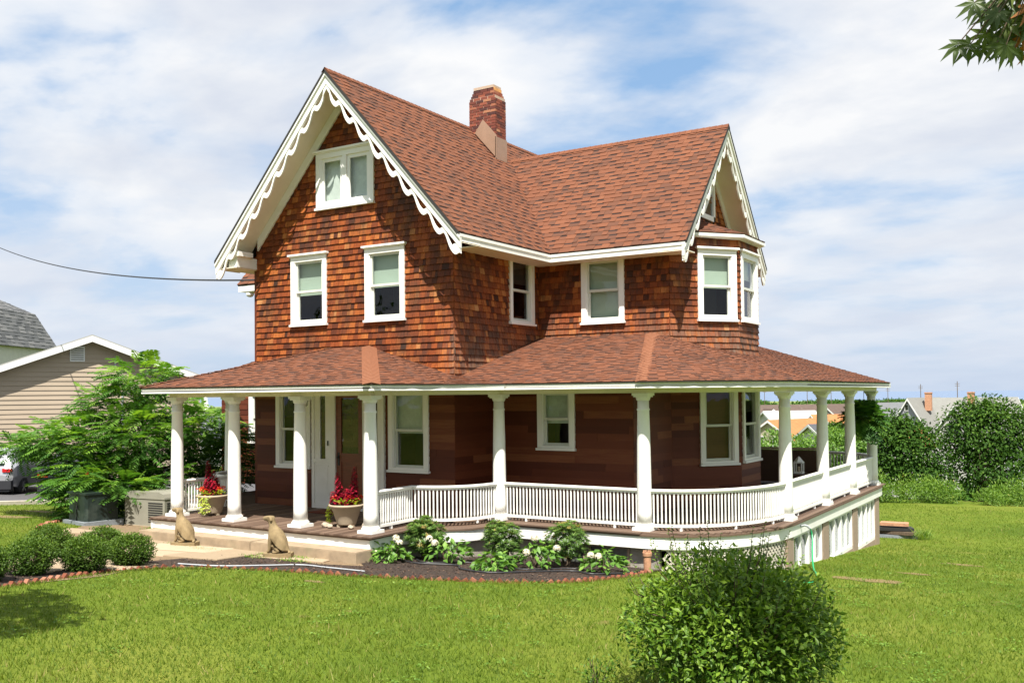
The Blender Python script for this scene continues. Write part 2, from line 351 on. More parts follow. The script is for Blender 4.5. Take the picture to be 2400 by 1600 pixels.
DRIVE = [(-26.7, 14.0), (-26.9, 18.2), (-26.4, 30), (-40, 30), (-60, 20), (-40, 9), (-27, 9)]
sheet('driveway', DRIVE, M_['asphalt'], .012)
kb = MB()
for a, b_ in (((-26.75, 10.0), (-26.75, 14.2)), ((-26.75, 14.2), (-26.85, 18.4)), ((-26.85, 18.4), (-26.4, 29))):
    za, zb = float(hg(*a)), float(hg(*b_))
    kb.add([(a[0]-.12, a[1], za-.1), (a[0]+.12, a[1], za-.1), (a[0]+.12, a[1], za+.11), (a[0]-.12, a[1], za+.11), (b_[0]-.12, b_[1], zb-.1), (b_[0]+.12, b_[1], zb-.1), (b_[0]+.12, b_[1], zb+.11), (b_[0]-.12, b_[1], zb+.11)], [(0, 1, 2, 3), (7, 6, 5, 4), (1, 5, 6, 2), (0, 3, 7, 4), (3, 2, 6, 7)])
tag(kb.build('driveway_kerb', M_['kerb']), kind='structure')
# flagstones of the patio, each its own slab
th = R(14); ca, sa = math.cos(th), math.sin(th); ox, oy = -16.5, 8.0
rows = [0]; 
while rows[-1] < 9: rows.append(rows[-1]+rg.uniform(.75, 1.05))
for j in range(len(rows)-1):
    a = -5.0+rg.uniform(0, .8)
    while a < 9:
        w = rg.uniform(.8, 1.6); q = [(a+.025, rows[j]-4+.025), (a+w-.025, rows[j]-4+.025), (a+w-.025, rows[j+1]-4-.025), (a+.025, rows[j+1]-4-.025)]; a += w
        q = [(x+rg.uniform(-.035, .035), y+rg.uniform(-.035, .035)) for x, y in q]; q = [(ox+ca*x-sa*y, oy+sa*x+ca*y) for x, y in q]
        if inside(PATIO, [p[0] for p in q], [p[1] for p in q]).sum() < 3: continue
        q = [(x, min(y, 12.02)) for x, y in q]
        if max(p[1] for p in q)-min(p[1] for p in q) < .3: continue
        d = rg.uniform(.03, .05); mb = MB(); k = .02
        cxm = sum(p[0] for p in q)/4; cym = sum(p[1] for p in q)/4
        V = [(x, y, float(hg(x, y))-.02) for x, y in q]+[(x, y, float(hg(x, y))+d-.012) for x, y in q]+[(x+(cxm-x)*k, y+(cym-y)*k, float(hg(x, y))+d) for x, y in q]
        mb.add(V, [(8, 9, 10, 11)]+[(i, (i+1) % 4, 4+(i+1) % 4, 4+i) for i in range(4)]+[(4+i, 4+(i+1) % 4, 8+(i+1) % 4, 8+i) for i in range(4)], rg.random())
        mb.build('flagstone', M_['flag'], patio)
# ------------------------------------------------------------------ tiling of flat faces with pieces
def clip(poly, cl):                              # convex polygon clipping, both counter-clockwise 2D
    o = poly
    for i in range(len(cl)):
        a = cl[i]; b = cl[(i+1) % len(cl)]; ins = lambda p: (b[0]-a[0])*(p[1]-a[1])-(b[1]-a[1])*(p[0]-a[0]) >= -1e-9
        q = []; 
        for k in range(len(o)):
            p = o[k]; s_ = o[k-1]; pi, si = ins(p), ins(s_)
            if pi != si:
                d1 = (b[0]-a[0])*(s_[1]-a[1])-(b[1]-a[1])*(s_[0]-a[0]); d2 = (b[0]-a[0])*(p[1]-a[1])-(b[1]-a[1])*(p[0]-a[0]); u = d1/(d1-d2)
                q.append((s_[0]+(p[0]-s_[0])*u, s_[1]+(p[1]-s_[1])*u))
            if pi: q.append(p)
        o = q
        if len(o) < 3: return []
    return o
def area2(p): return sum(p[i-1][0]*p[i][1]-p[i][0]*p[i-1][1] for i in range(len(p)))/2
def subrect(r, h):                               # rectangle minus rectangle: (a0,a1,b0,b1)
    a0, a1, b0, b1 = r; c0, c1, d0, d1 = h
    if c0 >= a1 or c1 <= a0 or d0 >= b1 or d1 <= b0: return [r]
    o = []
    if c0 > a0: o.append((a0, c0, b0, b1))
    if c1 < a1: o.append((c1, a1, b0, b1))
    m0, m1 = max(a0, c0), min(a1, c1)
    if d0 > b0: o.append((m0, m1, b0, d0))
    if d1 < b1: o.append((m0, m1, d1, b1))
    return o
class Face:
    """a flat face given by 3D corners; u runs level, v up the slope, n outwards"""
    def __init__(s, pts, out):
        P = [np.array(p, float) for p in pts]; n = np.zeros(3)
        for i in range(len(P)): n += np.cross(P[i-1], P[i])
        n /= np.linalg.norm(n)
        if np.dot(n, out) < 0: n = -n
        s.n = n; u = np.cross((0, 0, 1), n); s.u = u/np.linalg.norm(u); s.v = np.cross(n, s.u); s.o = P[0]
        p2 = [(np.dot(p-s.o, s.u), np.dot(p-s.o, s.v)) for p in P]
        s.p2 = p2 if area2(p2) > 0 else p2[::-1]
    def at(s, a, b, d=0): return s.o+s.u*a+s.v*b+s.n*d
    def uv(s, p): p = np.array(p, float)-s.o; return np.dot(p, s.u), np.dot(p, s.v)
def piece(fc, poly, v0, ex, d0, d1, r):
    """one clipped piece standing proud d0 at its butt and d1 at its head"""
    n = len(poly); V = []
    for a, b in poly: V.append(fc.at(a, b, d0+(d1-d0)*(b-v0)/ex))
    for a, b in poly: V.append(fc.at(a, b, -.004))
    F = [tuple(range(n))]
    for i in range(n):
        j = (i+1) % n
        if abs(poly[i][1]-poly[j][1]) < 1e-6 and poly[i][1] > v0+.5*ex: continue
        F.append((i, n+i, n+j, j))
    return [np.array(V), F, [r]*len(F), fc]
def tile(fc, ex, wr, d0, d1, holes=(), gap=.004, rf=None, jit=.004, tabs=False, rs=1, vstart=None):
    rr = random.Random(rs); pcs = []
    us = [p[0] for p in fc.p2]; vs_ = [p[1] for p in fc.p2]
    v = min(vs_) if vstart is None else vstart; row = 0
    while v < max(vs_):
        a = min(us)-rr.uniform(0, wr[1]); k = 0
        while a < max(us):
            w = rr.uniform(*wr); vv = v+(rr.uniform(-jit, jit) if jit else 0)
            tab = (k % 2 == 0) if tabs else True
            rects = [(a+gap/2, a+w-gap/2, vv, v+ex+.012)]
            for h in holes: rects = [q for r_ in rects for q in subrect(r_, h)]
            r = rf(rr, a, v) if rf else rr.random()
            e0 = d0+rr.uniform(-.002, .003) if tab else d0*.42
            for (a0, a1, b0, b1) in rects:
                if a1-a0 < .006 or b1-b0 < .006: continue
                pl = clip([(a0, b0), (a1, b0), (a1, b1), (a0, b1)], fc.p2)
                if len(pl) < 3 or abs(area2(pl)) < 2e-4: continue
                p = piece(fc, pl, v, ex, e0, d1, r)
                if tabs and not tab and rr.random() < .72:             # the printed dark band at the head of a recessed tab
                    bnd = clip([(a0, v+.74*ex), (a1, v+.74*ex), (a1, v+ex+.01), (a0, v+ex+.01)], fc.p2)
                    if len(bnd) >= 3:
                        q = [fc.at(x, y, e0+(d1-e0)*(y-v)/ex+.0012) for x, y in bnd]; n0 = len(p[0])
                        p[0] = np.vstack([p[0], q]); p[1].append(tuple(range(n0, n0+len(q)))); p[2] = p[2]+[2.0]
                pcs.append(p)
            a += w; k += 1
        v += ex; row += 1
    return pcs
def settle(name, pcs, mat, parent, limit=300, rest=None):
    """the pieces that show largest become parts of their own, the others one joined part"""
    def size(p):
        V, F, r, fc = p; c = V[:max(3, len(V)//2)].mean(0); d = CAM-c; D = np.linalg.norm(d)
        q = V[list(F[0])]; A = 0
        for i in range(1, len(q)-1): A += np.linalg.norm(np.cross(q[i]-q[0], q[i+1]-q[0]))/2
        return A*max(0, np.dot(fc.n, d)/D)/D**2
    sc = sorted(range(len(pcs)), key=lambda i: -size(pcs[i]))
    for i in sc[:limit]:
        V, F, r, _ = pcs[i]; mk(name, V, F, mat, parent, rnd=r)
    if sc[limit:]:
        V = []; F = []; r = []; b = 0
        for i in sc[limit:]:
            p = pcs[i]; V.append(p[0]); F += [tuple(k+b for k in f) for f in p[1]]; r += p[2]; b += len(p[0])
        tag(mk(rest or name+'_field', np.vstack(V), F, mat, parent, rnd=r), kind='stuff')
def shell(fc, holes, mat, name, parent, th=.10):
    """the wall itself, with its window openings, behind the cladding"""
    us = [p[0] for p in fc.p2]; vs_ = [p[1] for p in fc.p2]; rects = [(min(us), max(us), min(vs_), max(vs_))]
    for h in holes: rects = [q for r_ in rects for q in subrect(r_, h)]
    mb = MB()
    for (a0, a1, b0, b1) in rects:
        pl = clip([(a0, b0), (a1, b0), (a1, b1), (a0, b1)], fc.p2)
        if len(pl) < 3: continue
        n = len(pl); mb.add([fc.at(a, b, -.004) for a, b in pl]+[fc.at(a, b, -th) for a, b in pl], [tuple(range(n)), tuple(range(n, 2*n))[::-1]]+[(i, n+i, n+(i+1) % n, (i+1) % n) for i in range(n)])
    return mb.build(name, mat, parent)
# ------------------------------------------------------------------ the house
HX0, HX1, HY0, HYW, HYL = -15.798, -10.494, 14.72, 17.906, 16.105
c0, c1, c2, c3 = (-7.434, 17.906), (-6.434, 19.2), (-6.434, 20.455), (-7.434, 21.75)
house = thing('house', 'large brown cedar shingled house with red roof and white wraparound porch', 'house', (-11.0, 18.0, -.9))
XR, ZR, XE, ZE = -13.1, 8.85, 3.24, 5.27            # main ridge, half width, eave height
YR, ZW, YE = 19.93, 8.12, 2.59                      # wing ridge
PALE = {}
def window(fc, a0, a1, z0, z1, hood=True, kind='double', blind=.5, blindmat=None, cas=.105, proud=.05, name='window'):
    """a casing with its opening, sashes and panes; returns the hole for the cladding"""
    b0 = fc.uv(fc.o)[1]; zb = fc.o[2]; o = fc.o+fc.u*a0; o = np.array([o[0], o[1], z0]); u, n = fc.u, fc.n; zz = np.array([0, 0, 1.])
    w, h = a1-a0, z1-z0
    mb = MB(); B = lambda A, Bn, Z, m=mb: m.frame(o, u, n, zz, A, Bn, Z)
    B((0, cas), (-.10, proud), (.05, h)); B((w-cas, w), (-.10, proud), (.05, h)); B((cas, w-cas), (-.10, proud-.002), (h-cas, h-.001))
    B((-.02, w+.02), (-.10, proud+.035), (0, .045)); B((cas, w-cas), (-.10, proud-.004), (.046, .095))
    B((cas+.001, cas+.022), (-.098, proud-.015), (.10, h-cas)); B((w-cas-.022, w-cas-.001), (-.098, proud-.015), (.10, h-cas))
    if hood:
        B((-.02, w+.02), (-.02, proud+.02), (h+.001, h+.022)); B((-.045, w+.045), (-.02, proud+.055), (h+.0225, h+.062))
    wd = mb.build(name, M_['whiteclean'], house)
    i0, i1, j0, j1 = cas+.022, w-cas-.022, .095, h-cas
    def sash(x0, x1, y0, y1, d, fw=.042):
        s = MB()
        for A, Z in (((x0, x0+fw), (y0, y1)), ((x1-fw, x1), (y0, y1)), ((x0+fw, x1-fw), (y0, y0+fw*1.15)), ((x0+fw, x1-fw), (y1-fw, y1))): s.frame(o, u, n, zz, A, (d-.035, d), Z)
        s.build('sash', M_['sash'] if kind == 'double' else M_['whiteclean'], wd)
        p = MB(); q = [o+u*x+n*(d-.02)+zz*y for x, y in ((x0+fw, y0+fw), (x1-fw, y0+fw), (x1-fw, y1-fw), (x0+fw, y1-fw))]
        p.add(q, [(0, 1, 2, 3)]); p.build('pane', M_['glass'], wd)
    if kind == 'double':
        mid = j0+(j1-j0)*.5; sash(i0, i1, mid-.02, j1, .005); sash(i0+.004, i1-.004, j0, mid+.02, -.034)
    elif kind == 'pair':
        m0 = w/2; s2 = MB(); s2.frame(o, u, n, zz, (m0-.055, m0+.055), (-.09, proud-.006), (j0, j1)); s2.build('mullion', M_['whiteclean'], wd)
        sash(i0, m0-.055, j0, j1, .012, .075); sash(m0+.055, i1, j0, j1, .012, .075)
    elif kind == 'tall': sash(i0, i1, j0, j1, .005)
    if blind:
        s = MB(); y0 = j1-(j1-j0)*blind; s.frame(o, u, n, zz, (i0-.02, i1+.02), (-.125, -.12), (y0, j1)); s.frame(o, u, n, zz, (i0-.02, i1+.02), (-.132, -.115), (y0-.03, y0)); s.build('roller_shade', blindmat or M_['shade'], wd)
    # a dark room behind
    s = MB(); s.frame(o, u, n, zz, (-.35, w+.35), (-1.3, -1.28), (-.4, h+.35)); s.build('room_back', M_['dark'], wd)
    ob = z0-fc.o[2]
    return (a0+.012, a1-.012, ob+.012, ob+h-.004), (a0+.06, a1-.06, ob+.03, ob+h-.06)
WP = []; SP = []                                     # wall shingle and siding pieces
def wall(pts, out, wins, pcs, name, ex=.1245, wr=(.065, .185), d0=.027, d1=.003, rs=1, siding=False, v0=None):
    fc = Face(pts, out); hs, ho = [], []
    for k in wins:
        a, b = fc.uv((*k[0], fc.o[2]))[0], fc.uv((*k[1], fc.o[2]))[0]; h1, h2 = window(fc, min(a, b), max(a, b), k[2], k[3], **k[4]); hs.append(h1); ho.append(h2)
    shell(fc, ho, M_['siding'] if siding else M_['dark'], name, house)
    if siding: pcs += tile(fc, .142, (1.6, 4.2), .014, .004, hs, .003, None, 0, rs=rs)
    else: pcs += tile(fc, ex, wr, d0, d1, hs, .0045, lambda r, a, v: min(1, max(0, r.gauss(.50, .17))), .004, rs=rs)
    return fc
zt = lambda x: ZR-.16-1.105*abs(x-XR)
# upper storey, cedar shingles
wall([(HX0, HY0, 2.60), (HX1, HY0, 2.60), (HX1, HY0, zt(HX1)), (XR, HY0, zt(XR)), (HX0, HY0, zt(HX0))], (0, -1, 0),
     [((-14.731, HY0), (-13.713, HY0), 3.797, 5.272, dict(blind=.53)), ((-12.67, HY0), (-11.653, HY0), 3.794, 5.274, dict(blind=.5)), ((-13.985, HY0), (-12.42, HY0), 6.198, 7.38, dict(kind='pair', blind=.96, blindmat=M_['sheer']))], WP, 'wall', rs=3)
wall([(HX1, HY0, 2.60), (HX1, HYW, 2.60), (HX1, HYW, 5.35), (HX1, HY0, 5.35)], (1, 0, 0), [((HX1, 16.678), (HX1, 17.665), 3.78, 5.245, dict(hood=False, blind=.35, blindmat=M_['dark']))], WP, 'wall', rs=4)
wall([(HX1, HYW, 2.60), (*c0, 2.60), (*c0, 5.35), (HX1, HYW, 5.35)], (0, -1, 0), [((-9.415, HYW), (-8.418, HYW), 3.773, 5.20, dict(hood=False, blind=.97))], WP, 'wall', rs=5)
cu = np.array([c1[0]-c0[0], c1[1]-c0[1]]); cl_ = np.linalg.norm(cu); cu /= cl_; on = lambda s: (c0[0]+cu[0]*s, c0[1]+cu[1]*s)
cn = (cu[1], -cu[0], 0)
wall([(*c0, 2.6), (*c1, 2.6), (*c1, 5.5), (*c0, 5.5)], cn, [(on(.645), on(1.565), 3.772, 5.235, dict(blind=.5))], WP, 'wall', rs=6)
wall([(*c1, 2.6), (*c2, 2.6), (*c2, 5.5), (*c1, 5.5)], (1, 0, 0), [((c1[0], 19.29), (c1[0], 20.36), 3.775, 5.235, dict(blind=.3, blindmat=M_['sheer']))], WP, 'wall', rs=7)
cn2 = (cu[1], cu[0], 0)
wall([(*c2, 2.6), (*c3, 2.6), (*c3, 5.5), (*c2, 5.5)], cn2, [], WP, 'wall', rs=8)
ztw = lambda y: ZW-.14-1.10*abs(y-YR)
gw = Face([(c0[0], 17.95, 5.3), (c0[0], 21.9, 5.3), (c0[0], YR, ztw(YR))], (1, 0, 0))
shell(gw, [], M_['dark'], 'wall', house); WP += tile(gw, .1245, (.065, .185), .027, .003, [(gw.uv((c0[0], 19.60, 0))[0], gw.uv((c0[0], 20.48, 0))[0], .84, 1.25)], .0045, None, .004, rs=9)
settle('wall_shingle', WP, M_['cedar'], house, 300, 'wall_shingle_field')
# corner boards of shingle: narrow mitred edge
# triangular gable window
tw = MB()
def tri(m, pts, o0, o1):
    n = len(pts); m.add([(c0[0]+o1, y, z) for y, z in pts]+[(c0[0]+o0, y, z) for y, z in pts], [tuple(range(n)), tuple(range(n, 2*n))[::-1]]+[(i, n+i, n+(i+1) % n, (i+1) % n) for i in range(n)])
for a, b in (((19.58, 6.13), (20.49, 6.24)), ((20.39, 6.13), (20.49, 7.16))): tri(tw, [(a[0], a[1]), (b[0], a[1]), (b[0], b[1]), (a[0], b[1])], .0, .06)
tri(tw, [(19.58, 6.13), (19.72, 6.13), (20.49, 7.0), (20.49, 7.16)], .0, .062)
gwn = tw.build('window', M_['whiteclean'], house); pn = MB(); tri(pn, [(19.7, 6.2), (20.42, 6.2), (20.42, 7.02)], .02, .026); pn.build('pane', M_['glass'], gwn)
# rest of the upper walls out of sight
bk = MB()
for a, b in (((HX0, HY0), (HX0, 24.3)), ((HX0, 24.3), (HX1, 24.3)), ((HX1, 24.3), (HX1, 21.75)), ((HX1, 21.75), c3)):
    d = np.array([b[0]-a[0], b[1]-a[1]]); l = np.linalg.norm(d); d /= l; bk.frame((a[0], a[1], 0), (d[0], d[1], 0), (-d[1], d[0], 0), (0, 0, 1), (0, l), (0, .08), (-.9, 5.4))
bk.add([(HX0, 24.3, 5.3), (HX1, 24.3, 5.3), (XR, 24.3, 8.6)], [(0, 1, 2)])
bk.build('rear_wall', M_['siding'], house)
# ground floor, dark flush boards
wall([(HX0, HY0, 0), (HX1, HY0, 0), (HX1, HY0, 2.62), (HX0, HY0, 2.62)], (0, -1, 0),
     [((-15.194, HY0), (-14.19, HY0), .80, 2.46, dict(hood=False, blind=.3, blindmat=M_['dark'])), ((-12.085, HY0), (-11.095, HY0), .81, 2.46, dict(hood=False, blind=.52, blindmat=M_['sheer']))], SP, 'wall', rs=11, siding=True)
wall([(HX1, HY0, 0), (HX1, HYL, 0), (HX1, HYL, 2.75), (HX1, HY0, 2.62)], (1, 0, 0), [], SP, 'wall', rs=12, siding=True)
wall([(HX1, HYL, 0), (c0[0], HYL, 0), (c0[0], HYL, 2.9), (HX1, HYL, 2.9)], (0, -1, 0), [((-9.47, HYL), (-8.645, HYL), 1.225, 2.44, dict(hood=False, blind=.55, blindmat=M_['sheer']))], SP, 'wall', rs=13, siding=True)
wall([(c0[0], HYL, 0), (*c0, 0), (*c0, 2.9), (c0[0], HYL, 2.9)], (1, 0, 0), [], SP, 'wall', rs=14, siding=True)
wall([(*c0, 0), (*c1, 0), (*c1, 2.9), (*c0, 2.9)], cn, [(on(.655), on(1.55), .825, 2.46, dict(hood=False, blind=.98, blindmat=M_['siding'], kind='double'))], SP, 'wall', rs=15, siding=True)
wall([(*c1, 0), (*c2, 0), (*c2, 2.9), (*c1, 2.9)], (1, 0, 0), [((c1[0], 19.275), (c1[0], 20.37), .845, 2.46, dict(hood=False, blind=.3, blindmat=M_['dark']))], SP, 'wall', rs=16, siding=True)
wall([(*c2, 0), (*c3, 0), (*c3, 2.9), (*c2, 2.9)], cn2, [], SP, 'wall', rs=17, siding=True)
wall([(-20.6, HYW, 0), (HX0, HYW, 0), (HX0, HYW, 2.9), (-20.6, HYW, 2.9)], (0, -1, 0), [((-19.5, HYW), (-18.5, HYW), 1.09, 2.46, dict(hood=False, blind=.3, blindmat=M_['sheer']))], SP, 'wall', rs=18, siding=True)
settle('siding_board', SP, M_['siding'], house, 300, 'siding_board_field')
lw = MB(); lw.box(-18.9, HX0, HYW, HYW+.1, 2.6, 5.3); lw.box(-18.9, -18.8, HYW, 21.75, 0, 5.3); lw.box(-20.6, -20.5, HYW, 21.75, 0, 2.9); lw.build('wall', M_['siding'], house)
# ---- front door with its surround and sidelights
u_, n_, z_ = (1, 0, 0), (0, -1, 0), (0, 0, 1)
ds = MB(); B = lambda m, A, Bn, Z: m.frame((0, HY0, 0), u_, n_, z_, A, Bn, Z)
for A, Bn, Z in (((-14.12, -14.05), (-.05, .075), (0, 2.5)), ((-13.60, -13.46), (-.05, .085), (0, 2.5)), ((-12.72, -12.58), (-.05, .085), (0, 2.5)), ((-12.25, -12.18), (-.05, .075), (0, 2.5)),
                 ((-14.05, -13.60), (-.05, .055), (0.1, .95)), ((-12.58, -12.25), (-.05, .055), (0.1, .95)), ((-14.05, -13.60), (-.05, .07), (0, .10)), ((-12.58, -12.25), (-.05, .07), (0, .10)), ((-14.05, -13.60), (-.05, .075), (.95, 1.02)), ((-12.58, -12.25), (-.05, .075), (.95, 1.02)),
                 ((-14.05, -13.90), (-.05, .055), (1.02, 2.5)), ((-13.75, -13.60), (-.05, .055), (1.02, 2.5)), ((-12.58, -12.48), (-.05, .055), (1.02, 2.5)), ((-12.35, -12.25), (-.05, .055), (1.02, 2.5)), ((-13.90, -13.75), (-.05, .055), (2.38, 2.5)), ((-12.48, -12.35), (-.05, .055), (2.38, 2.5)), ((-13.46, -12.72), (-.05, .10), (0, .05)),
                 ((-13.96, -13.68), (.056, .062), (.30, .86)), ((-13.99, -13.65), (.0555, .068), (.27, .30)), ((-13.99, -13.65), (.0555, .068), (.86, .89))): B(ds, A, Bn, Z)
sur = ds.build('door_surround', M_['white'], house)
for A in ((-13.90, -13.75), (-12.48, -12.35)):
    p = MB(); B(p, A, (.025, .03), (1.02, 2.38)); p.build('pane', M_['glass'], sur)
fd = MB()
for A, Bn, Z in (((-13.46, -13.32), (-.02, .045), (.05, 2.42)), ((-12.86, -12.72), (-.02, .045), (.05, 2.42)), ((-13.32, -12.86), (-.02, .043), (.05, .28)), ((-13.32, -12.86), (-.02, .043), (.98, 1.15)), ((-13.32, -12.86), (-.02, .043), (2.28, 2.42)), ((-13.32, -12.86), (-.02, .028), (.28, .98)), ((-13.25, -12.93), (.0285, .038), (.36, .90))): B(fd, A, Bn, Z)
door = fd.build('front_door', M_['door'], house); p = MB(); B(p, (-13.32, -12.86), (.02, .026), (1.15, 2.28)); p.build('pane', M_['glass'], door)
p = MB(); p.lathe([(.0, 0), (.03, .0), (.034, .02), (.02, .04), (0, .042)], (-13.39, HY0-.07, 1.05), 10); p.box(-13.415, -13.365, HY0-.055, HY0-.045, .9, 1.16); p.build('handle', M_['black'], door)
p = MB(); p.box(-12.56, -12.42, HY0-.17, HY0-.075, 1.0, 1.32); p.prism([(0, 0), (.14, 0), (.07, .07)], (-12.56, HY0-.17, 1.321), (1, 0, 0), (0, 0, 1), (0, 1, 0), .095); p.box(-12.575, -12.405, HY0-.18, HY0-.075, 1.30, 1.32)
p.build('mailbox', M_['black'], house)
p = MB(); p.box(-13.66, -13.635, HY0-.1, HY0-.085, 1.30, 1.40); p.build('doorbell', M_['black'], house)
# ---- main roof, wing roof
RP = []
rf = lambda r, a, v: min(1, max(0, r.gauss(.62, .12) if r.random() < .62 else r.gauss(.34, .13)))
def roof(pts, out=(0, 0, 1), ex=.142, wr=(.10, .27), rs=1, th=.06, base=True, hole=()):
    fc = Face(pts, out); RP.extend(tile(fc, ex, wr, .013, .001, hole, .003, rf, 0, True, rs))
    if base: shell(fc, [], M_['roofdark'], 'roof_deck', house, th)
    return fc
zm = lambda x: ZR-1.105*abs(x-XR); zw = lambda y: ZW-(ZW-ZE)/YE*abs(y-YR)
YF, YB = 14.0, 24.6; xe, xw = XR+XE, XR-XE; yf, yb = YR-YE, YR+YE; XG = -6.84
xv = XR+(ZR-ZW)/1.105                                # where the wing ridge meets the main slope
roof([(xe, YF, ZE), (xe, yf, ZE), (xv, YR, ZW), (XR, YR+(YR-yf)/(xv-xe)*(XR-xv), ZR), (XR, YF, ZR)], rs=21)
roof([(xv, YR, ZW), (xv, YB, ZW), (XR, YB, ZR), (XR, YR+(YR-yf)/(xv-xe)*(XR-xv), ZR)], rs=22)
roof([(xe, yf, ZE), (XG, yf, ZE), (XG, YR, ZW), (xv, YR, ZW)], rs=23)
Lr = MB()
def slab(m, pts, th=.06):
    n = len(pts); m.add([tuple(p) for p in pts]+[(p[0], p[1], p[2]-th) for p in pts], [tuple(range(n)), tuple(range(n, 2*n))[::-1]]+[(i, n+i, n+(i+1) % n, (i+1) % n) for i in range(n)])
slab(Lr, [(xw, YF, ZE), (xw, YB, ZE), (XR, YB, ZR), (XR, YF, ZR)]); slab(Lr, [(xe, yb, ZE), (XG, yb, ZE), (XG, YR, ZW), (xv, YR, ZW)]); slab(Lr, [(xe, yb, ZE), (xv, YR, ZW), (xv, YB, ZW), (xe, YB, ZE)])
Lr.build('roof_deck', M_['roofdark'], house)
roof([(-19.35, yf, ZE), (xw, yf, ZE), (2*XR-xv, YR, ZW), (-19.35, YR, ZW)], rs=24)
lf = MB(); lf.box(-19.33, xw, yf+.02, yf+.05, 5.08, 5.225); lf.box(-19.33, HX0-.01, yf+.05, HYW, 5.085, 5.11); lf.lathe([(0, 0), (.07, .02), (.1, .06), (.1, .12)], (-19.0, yf+.12, 4.93), 10); lf.build('eave_fascia', M_['white'], house)
def caps(p, q, w=.13, step=.14, lift=.02, n1=None, n2=None, mat='roof', name='ridge_cap'):
    """overlapping cap shingles folded over a ridge or hip from p to q"""
    p, q = np.array(p, float), np.array(q, float); d = q-p; l = np.linalg.norm(d); d /= l; s = np.cross(d, (0, 0, 1)); s /= np.linalg.norm(s)
    mb = MB(); k = 0; a = 0
    while a < l-.02:
        b = min(a+step+.03, l); V = []
        for t, h in ((a, lift+.014), (b, lift+.004)):
            o = p+d*t
            V += [o+s*w*n1[0]+np.array([0, 0, w*n1[1]+h]), o+np.array([0, 0, h]), o-s*w*n2[0]+np.array([0, 0, w*n2[1]+h])]
        mb.add(V, [(0, 1, 4, 3), (1, 2, 5, 4)]+[(0, 3, 3, 0)][:0], rg.uniform(.45, .95)); a += step
    return mb.build(name, M_[mat], house)
caps((XR, YF, ZR), (XR, YB, ZR), .13, n1=(.67, -.74), n2=(.67, -.74)); caps((XG, YR, ZW), (xv, YR, ZW), .13, n1=(.67, -.74), n2=(.67, -.74), mat='roof')
# fascias, soffits, rakes and scalloped bargeboards
tr = MB(); tr.box(xe-.04, xe-.012, YF+.07, yf+.02, 5.085, 5.235); tr.box(xe-.04, XG-.06, yf+.012, yf+.04, 5.085, 5.235)
tr.box(xe-.012, xe+.004, YF+.03, yf+.012, 5.185, 5.24); tr.box(xe-.012, XG-.02, yf-.004, yf+.012, 5.186, 5.24)
tr.build('eave_fascia', M_['white'], house)
for q in ((HX1, xe-.04, HY0-.03, HYW, 5.09, 5.11), (xe-.04, XG-.05, yf+.04, HYW+.02, 5.092, 5.112), (xw+.04, HX0, YF+.09, HY0+1.5, 5.09, 5.11)):
    sf = MB(); sf.box(*q); sf.build('eave_soffit', M_['cream'], house)
def gable(pt, ha, za, hb, zb, wallo, name='rake', sc=9, wob=True):
    """one raking side of a gable: pt(h, z, o) gives a point, o metres in front of the rake plane"""
    def band(m, t0, t1, o0, o1):
        P = [(ha, za-t0), (hb, zb-t0), (hb, zb-t1), (ha, za-t1)]; V = [pt(h, z, o1) for h, z in P]+[pt(h, z, o0) for h, z in P]
        m.add(V, [(0, 1, 2, 3), (7, 6, 5, 4)]+[(i, 4+i, 4+(i+1) % 4, (i+1) % 4) for i in range(4)])
    m = MB(); band(m, .055, .125, -.05, .03); band(m, .126, .150, -.05, .012); band(m, .151, .295, -.05, .0); r = m.build('rake_board', M_['white'], house)
    e = MB(); band(e, .006, .0545, -.03, .035); e.build('roof_edge', M_['roofdark'], r)
    s = MB(); V = []; n = sc*14; l = math.hypot(hb-ha, zb-za)
    for i in range(n+1):
        f = i/n; ph = f*sc*2*math.pi; c = .335+.082*(1-math.cos(ph+.35*math.sin(ph))); hw = .054
        if f < .03: c = .335+.17*f/.03*.2
        h = ha+(hb-ha)*f; z = za+(zb-za)*f
        for (t, o) in ((c-hw, -.045), (c+hw, -.045), (c+hw, -.012), (c-hw, -.012)): V.append(pt(h, z-t, o))
    F = [(i*4+k, (i+1)*4+k, (i+1)*4+(k+1) % 4, i*4+(k+1) % 4) for i in range(n) for k in range(4)]
    s.add(V, F); hs = hb-(hb-ha)*.035; zs = zb-(zb-za)*.035-.40; K = 14
    V = [pt(hs+.085*math.cos(2*math.pi*k/K), zs+.075*math.sin(2*math.pi*k/K), o) for o in (-.05, -.008) for k in range(K)]
    s.add(V, [tuple(range(K)), tuple(range(K, 2*K))[::-1]]+[(k, K+k, K+(k+1) % K, (k+1) % K) for k in range(K)])
    s.build('bargeboard', M_['white'], r)
    q = MB(); q.add([pt(ha, za-.19, -.05), pt(hb, zb-.19, -.05), pt(hb, zb-.19, wallo), pt(ha, za-.19, wallo)], [(0, 1, 2, 3)]); q.add([pt(ha, za-.165, -.05), pt(hb, zb-.165, -.05), pt(hb, zb-.165, wallo), pt(ha, za-.165, wallo)], [(3, 2, 1, 0)]); q.build('soffit', M_['cream'], r)
    fz = MB(); g = .81
    P = [(ha, za-.192), (ha+(hb-ha)*g, za+(zb-za)*g-.192), (ha+(hb-ha)*g, za+(zb-za)*g-.44), (ha, za-.44)]; V = [pt(h, z, wallo+.055) for h, z in P]+[pt(h, z, wallo+.015) for h, z in P]
    fz.add(V, [(0, 1, 2, 3), (7, 6, 5, 4)]+[(i, 4+i, 4+(i+1) % 4, (i+1) % 4) for i in range(4)]); fz.build('frieze', M_['white'], r)
    return r
pf = lambda h, z, o: (h, YF+.04-o, z)
gable(pf, XR, ZR, xe, ZE, YF+.04-HY0); gable(pf, XR, ZR, xw, ZE, YF+.04-HY0)
